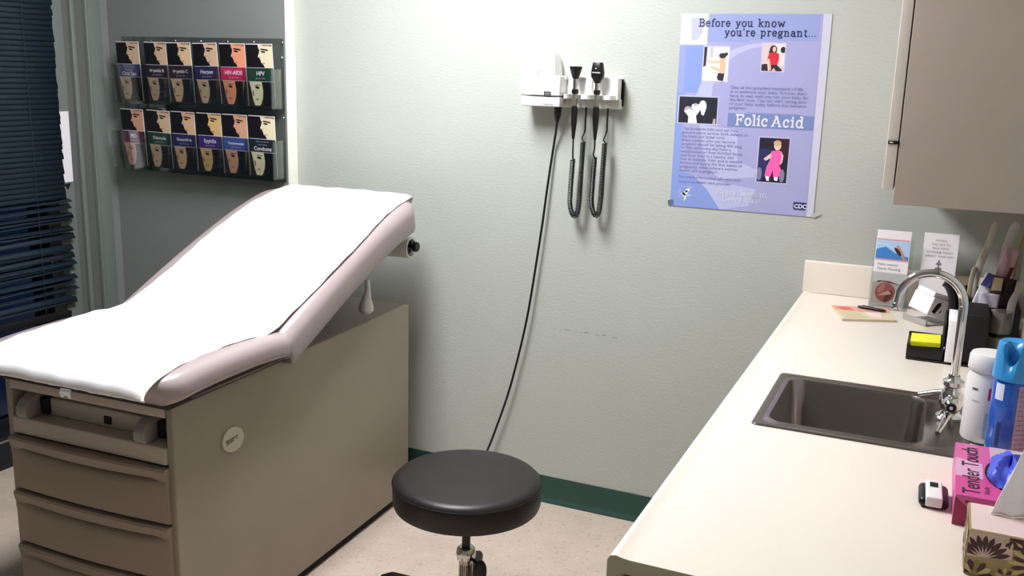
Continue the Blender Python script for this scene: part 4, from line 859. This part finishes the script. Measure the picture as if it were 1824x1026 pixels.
# cap with a finger notch cut into the front left
cp = MB(); R = []
for z_, r_ in ((Z0+.150, .034), (Z0+.152, .0365), (Z0+.196, .034), (Z0+.214, .032), (Z0+.217, .030)):
    R.append([(KX+r_*math.cos(2*PI*k/48), KY+r_*math.sin(2*PI*k/48), z_) for k in range(48)])
cp.rings(R); co = cp.build('cap', BLUEC, sp, True)
cut = MB(); a = math.radians(-112); cut.M = Matrix.Translation((KX+.034*math.cos(a), KY+.034*math.sin(a), Z0+.204)) @ Matrix.Rotation(a, 4, 'Z')
cut.rings([[(x_, .013*math.cos(t_), .026*math.sin(t_)+(0 if math.sin(t_) < 0 else .02)) for t_ in [2*PI*k/20 for k in range(20)]] for x_ in (-.026, .02)])
cu_ = cut.build('notch_shape', BLUEC, co, True)
md = co.modifiers.new('notch', 'BOOLEAN'); md.object = cu_; md.operation = 'DIFFERENCE'; md.solver = 'EXACT'
me_ = bpy.data.meshes.new_from_object(co.evaluated_get(bpy.context.evaluated_depsgraph_get())); co.modifiers.clear(); co.data = me_; bpy.data.objects.remove(cu_)
MB().lathe([(.010, Z0+.156), (.010, Z0+.196), (.008, Z0+.205)], (KX, KY, 0), 16).build('nozzle', mat('nozzle_blue', (70, 160, 214), .3), sp, True)
wraplabel(KX, KY, .0334, Z0+.004, Z0+.146, -1.35, .3, flat((168, 142, 160)), sp)
lr = random.Random(5); ll = MB()
for k in range(15):
    a_ = -1.25; zz = Z0+.012+k*.0088
    while a_ < -.2:
        b_ = a_+lr.uniform(.08, .28); ll.grid(lambda u, v: (KX+.0337*math.cos(a_+(b_-a_)*u), KY+.0337*math.sin(a_+(b_-a_)*u), zz+.0022*v), 3, 1); a_ = b_+.06
ll.build('label_lines', flat((132, 100, 122)), sp, True, recalc=False)
wraplabel(KX, KY, .0334, Z0+.115, Z0+.145, -2.55, -2.05, flat((214, 222, 238)), sp, 'label_emblem')
wraplabel(KX, KY, .0334, Z0+.03, Z0+.075, -2.2, -2.0, flat((20, 48, 110)), sp, 'label_print')

# glove box
gb = thing('glove_box', 'pink and magenta Tender Touch glove box with blue gloves bulging out', 'glove box', (.342, -1.48, Z0), (0, 0, 0))
gx0, gx1, gy0, gy1, gz = .279, .404, -1.592, -1.352, Z0+.048
PK = flat((236, 106, 176), .35); PKL = flat((246, 186, 218), .35); PKD = flat((176, 40, 96), .35)
MB().box((gx0, gy0, Z0), (gx1, gy1, gz), .001).build('carton', PK, gb, True)
m_ = MB()
m_.M = frame((gx0, gy0, gz+.0004), (1, 0, 0), (0, 1, 0)); w_, h_ = gx1-gx0, gy1-gy0
def gp_(pts, lift, m): poly(m_, [(x*w_, y*h_) for x, y in pts], lift, m)
gp_([(0, .34), (.30, .52), (.55, .30), (.7, 0), (0, 0)], 0, 0); gp_([(0, .34), (.32, .34), (.32, .62), (0, .68)], .0001, 1); gp_([(.42, .60), (1, .60), (1, 1), (.42, 1)], .0001, 1); gp_([(.45, .86), (1, .86), (1, 1), (.45, 1)], .0002, 2); gp_([(.5, 0), (1, 0), (1, .2), (.6, .22)], .0002, 1)
m_.build('top_print', [flat((232, 84, 162), .35), PKL, flat((226, 200, 214), .35)], gb, True, recalc=False)
text('brand_lettering', 'Tender Touch', .036, frame((gx0+.034, gy0+.012, gz+.0008), (0, 1, 0), (-1, 0, 0)), flat((58, 30, 48)), gb, .0003, world=True)
text('brand_lettering', 'Nitrile', .012, frame((gx0+.048, gy0+.020, gz+.0008), (0, 1, 0), (-1, 0, 0)), flat((96, 30, 70)), gb, 0, world=True)
m_ = MB(); m_.M = frame((gx0, gy0-.0004, Z0), (1, 0, 0), (0, 0, 1)); w_, h_ = gx1-gx0, gz-Z0
gp_([(0, .0), (.30, 0), (.16, .60), (0, .95)], 0, 0); gp_([(.25, 0), (.62, 0), (.62, .62), (.25, .62)], .0001, 1); m_.build('front_print', [PKD, flat((228, 214, 210), .35)], gb, True, recalc=False)
text('brand_lettering', 'Tender Touch', .020, frame((gx0+.014, gy0-.0008, Z0+.027), (1, 0, 0), (0, 0, 1)), flat((58, 30, 48)), gb, .0003, world=True)
m_ = MB(); m_.M = frame((gx1-.036, gy0+.155, gz+.0008), (1, 0, 0), (0, 1, 0))
text('size_lettering', '100', .016, frame((gx1-.034, gy0+.212, gz+.0008), (1, 0, 0), (0, 1, 0)), flat((96, 60, 84)), gb, 0, world=True)
op = MB(); op.M = frame(((gx0+gx1)/2+.016, (gy0+gy1)/2-.005, gz+.0010), (1, 0, 0), (0, 1, 0)); poly(op, ell(0, 0, .036, .072, 28), 0, 0); op.build('opening', BLACKM, gb, True, recalc=False)
gl = MB(); gcx, gcy = (gx0+gx1)/2+.016, (gy0+gy1)/2-.008
rn = random.Random(3); ph = [(rn.uniform(0, 6), rn.uniform(2, 5), rn.uniform(2, 6)) for _ in range(4)]
def GF(u, v):
    th = 2*PI*u; p_ = v*PI/2
    r_ = math.cos(p_); n_ = 1+.14*math.sin(3*th+ph[0][0]+v*5)+.10*math.sin(5*th+ph[1][0]-v*7)
    return (gcx+.034*r_*math.cos(th)*n_, gcy+.062*r_*math.sin(th)*n_, gz+.001+.030*math.sin(p_)*(1+.25*math.sin(4*th+ph[2][0]))+.004*math.sin(9*th+v*11)*r_)
gl.grid(GF, 48, 12)
gvo = gl.build('gloves', mat('nitrile_blue', (72, 88, 206), .4), gb, True)

# tissue box and tissue
tb = thing('tissue_box', 'tissue box with brown and gold floral print at the counter end', 'tissue box', (.355, -1.69, Z0))
TX0, TX1, TY0, TY1, TZ = .294, .418, -1.752, -1.655, Z0+.066
MB().box((TX0, TY0, Z0), (TX1, TY1, TZ), .002).build('carton', mat('tissue_box_gold', (150, 130, 84), .5), tb, True)
MB().box((TX0+.003, TY0+.003, TZ), (TX1-.003, TY1-.003, TZ+.0006)).build('top_panel', flat((220, 196, 192)), tb, True)
TBP = [mat('print_maroon', (66, 30, 32), .5), mat('print_gold', (186, 168, 116), .5), mat('print_blush', (196, 170, 160), .5), mat('print_olive', (128, 112, 56), .5)]
def floral(M, w_, h_, side):
    fm = MB(); fm.M = M; lv_ = [0]
    def clip(pts, m):
        pts = [(min(w_, max(0, x)), min(h_, max(0, y))) for x, y in pts]; lv_[0] += 1; poly(fm, pts, .0002+lv_[0]*.000008, m)
    def petal(cx, cy, a, r0, r1, wd, m):
        ca, sa = math.cos(a), math.sin(a); P_ = []
        for k in range(9):
            t_ = k/8; r_ = r0+(r1-r0)*t_; q_ = wd*math.sin(PI*t_**1.6); P_.append((r_, q_))
        P_ = P_+[(r_, -q_) for r_, q_ in P_[::-1]]
        clip([(cx+r_*ca-q_*sa, cy+r_*sa+q_*ca) for r_, q_ in P_], m)
    clip([(0, h_*.42), (w_*.45, h_*.50), (w_*.45, h_), (0, h_)], 2)
    clip([(w_*.40, h_*.75), (w_, h_*.80), (w_, h_), (w_*.40, h_)], 0)
    for k in range(9): petal(w_*.17, h_*.42, math.radians(20+k*17.5), .006, .034, .0036, 0)
    for k in range(26): petal(w_*.72, h_*.46, 2*PI*k/26, .010, .034+.005*(k % 2), .0030, 1 if k % 2 else 0)
    clip(ell(w_*.72, h_*.46, .010, .010, 20), 3); clip(ell(w_*.72, h_*.46, .006, .006, 16), 1)
    for k in range(7): petal(w_*.10, h_*.0, math.radians(10+k*25), .004, .024, .0040, (0, 1, 0, 3)[k % 4])
    for k in range(8): petal(w_*.40, h_*.12, math.radians(k*45), .002, .012, .0024, 0 if k % 2 else 1)
    for k in range(6): petal(w_*.97, h_*.98, math.radians(185+k*16), .003, .026, .0026, 1)
    for k in range(5): petal(w_*.44, h_*.95, math.radians(200+k*32), .002, .014, .0020, 0 if k % 2 else 1)
    fm.build('floral_print', TBP, tb, True, recalc=False)
floral(frame((TX0+.001, TY0-.0001, Z0+.001), (1, 0, 0), (0, 0, 1)), TX1-TX0-.002, TZ-Z0-.002, 0)
floral(frame((TX0-.0001, TY1-.001, Z0+.001), (0, -1, 0), (0, 0, 1)), TY1-TY0-.002, TZ-Z0-.002, 1)
ts = thing('tissue', 'white tissue standing up out of the floral tissue box', 'tissue', (.37, -1.69, TZ))
m_ = MB()
def TF(u, v):
    # an upright fold widening to the right, leaning left edge
    xl_ = .322+.030*v; xr2 = .414+.012*v; x = xl_+(xr2-xl_)*u
    y = -1.690+.018*math.sin(u*4.2+v*1.2)*(.4+v*.6)-.010*v+.004*math.sin(u*17+v*5)
    z = TZ+.0015+(.108+.010*math.sin(u*3.1)-.02*max(0, .2-u))*v
    return (x, y, z)
m_.grid(TF, 26, 18); m_.build('sheet', PAPER, ts, True, recalc=False, thick=.0008)
# pulse oximeter
ox = thing('pulse_oximeter', 'small white and black pulse oximeter on counter beside glove box', 'medical device', (.251, -1.515, Z0), (0, 0, .03))
m_ = MB(); m_.box((-.0225, -.036, 0), (.0225, .036, .016), .008); m_.build('shell', BLACK, ox)
m_ = MB(); m_.box((-.0125, -.0375, .003), (.0125, .0375, .0205), .003); m_.build('face', WHITE, ox)
MB().box((-.0062, .006, .0203), (.0062, .026, .0209)).build('screen', BLACK, ox)
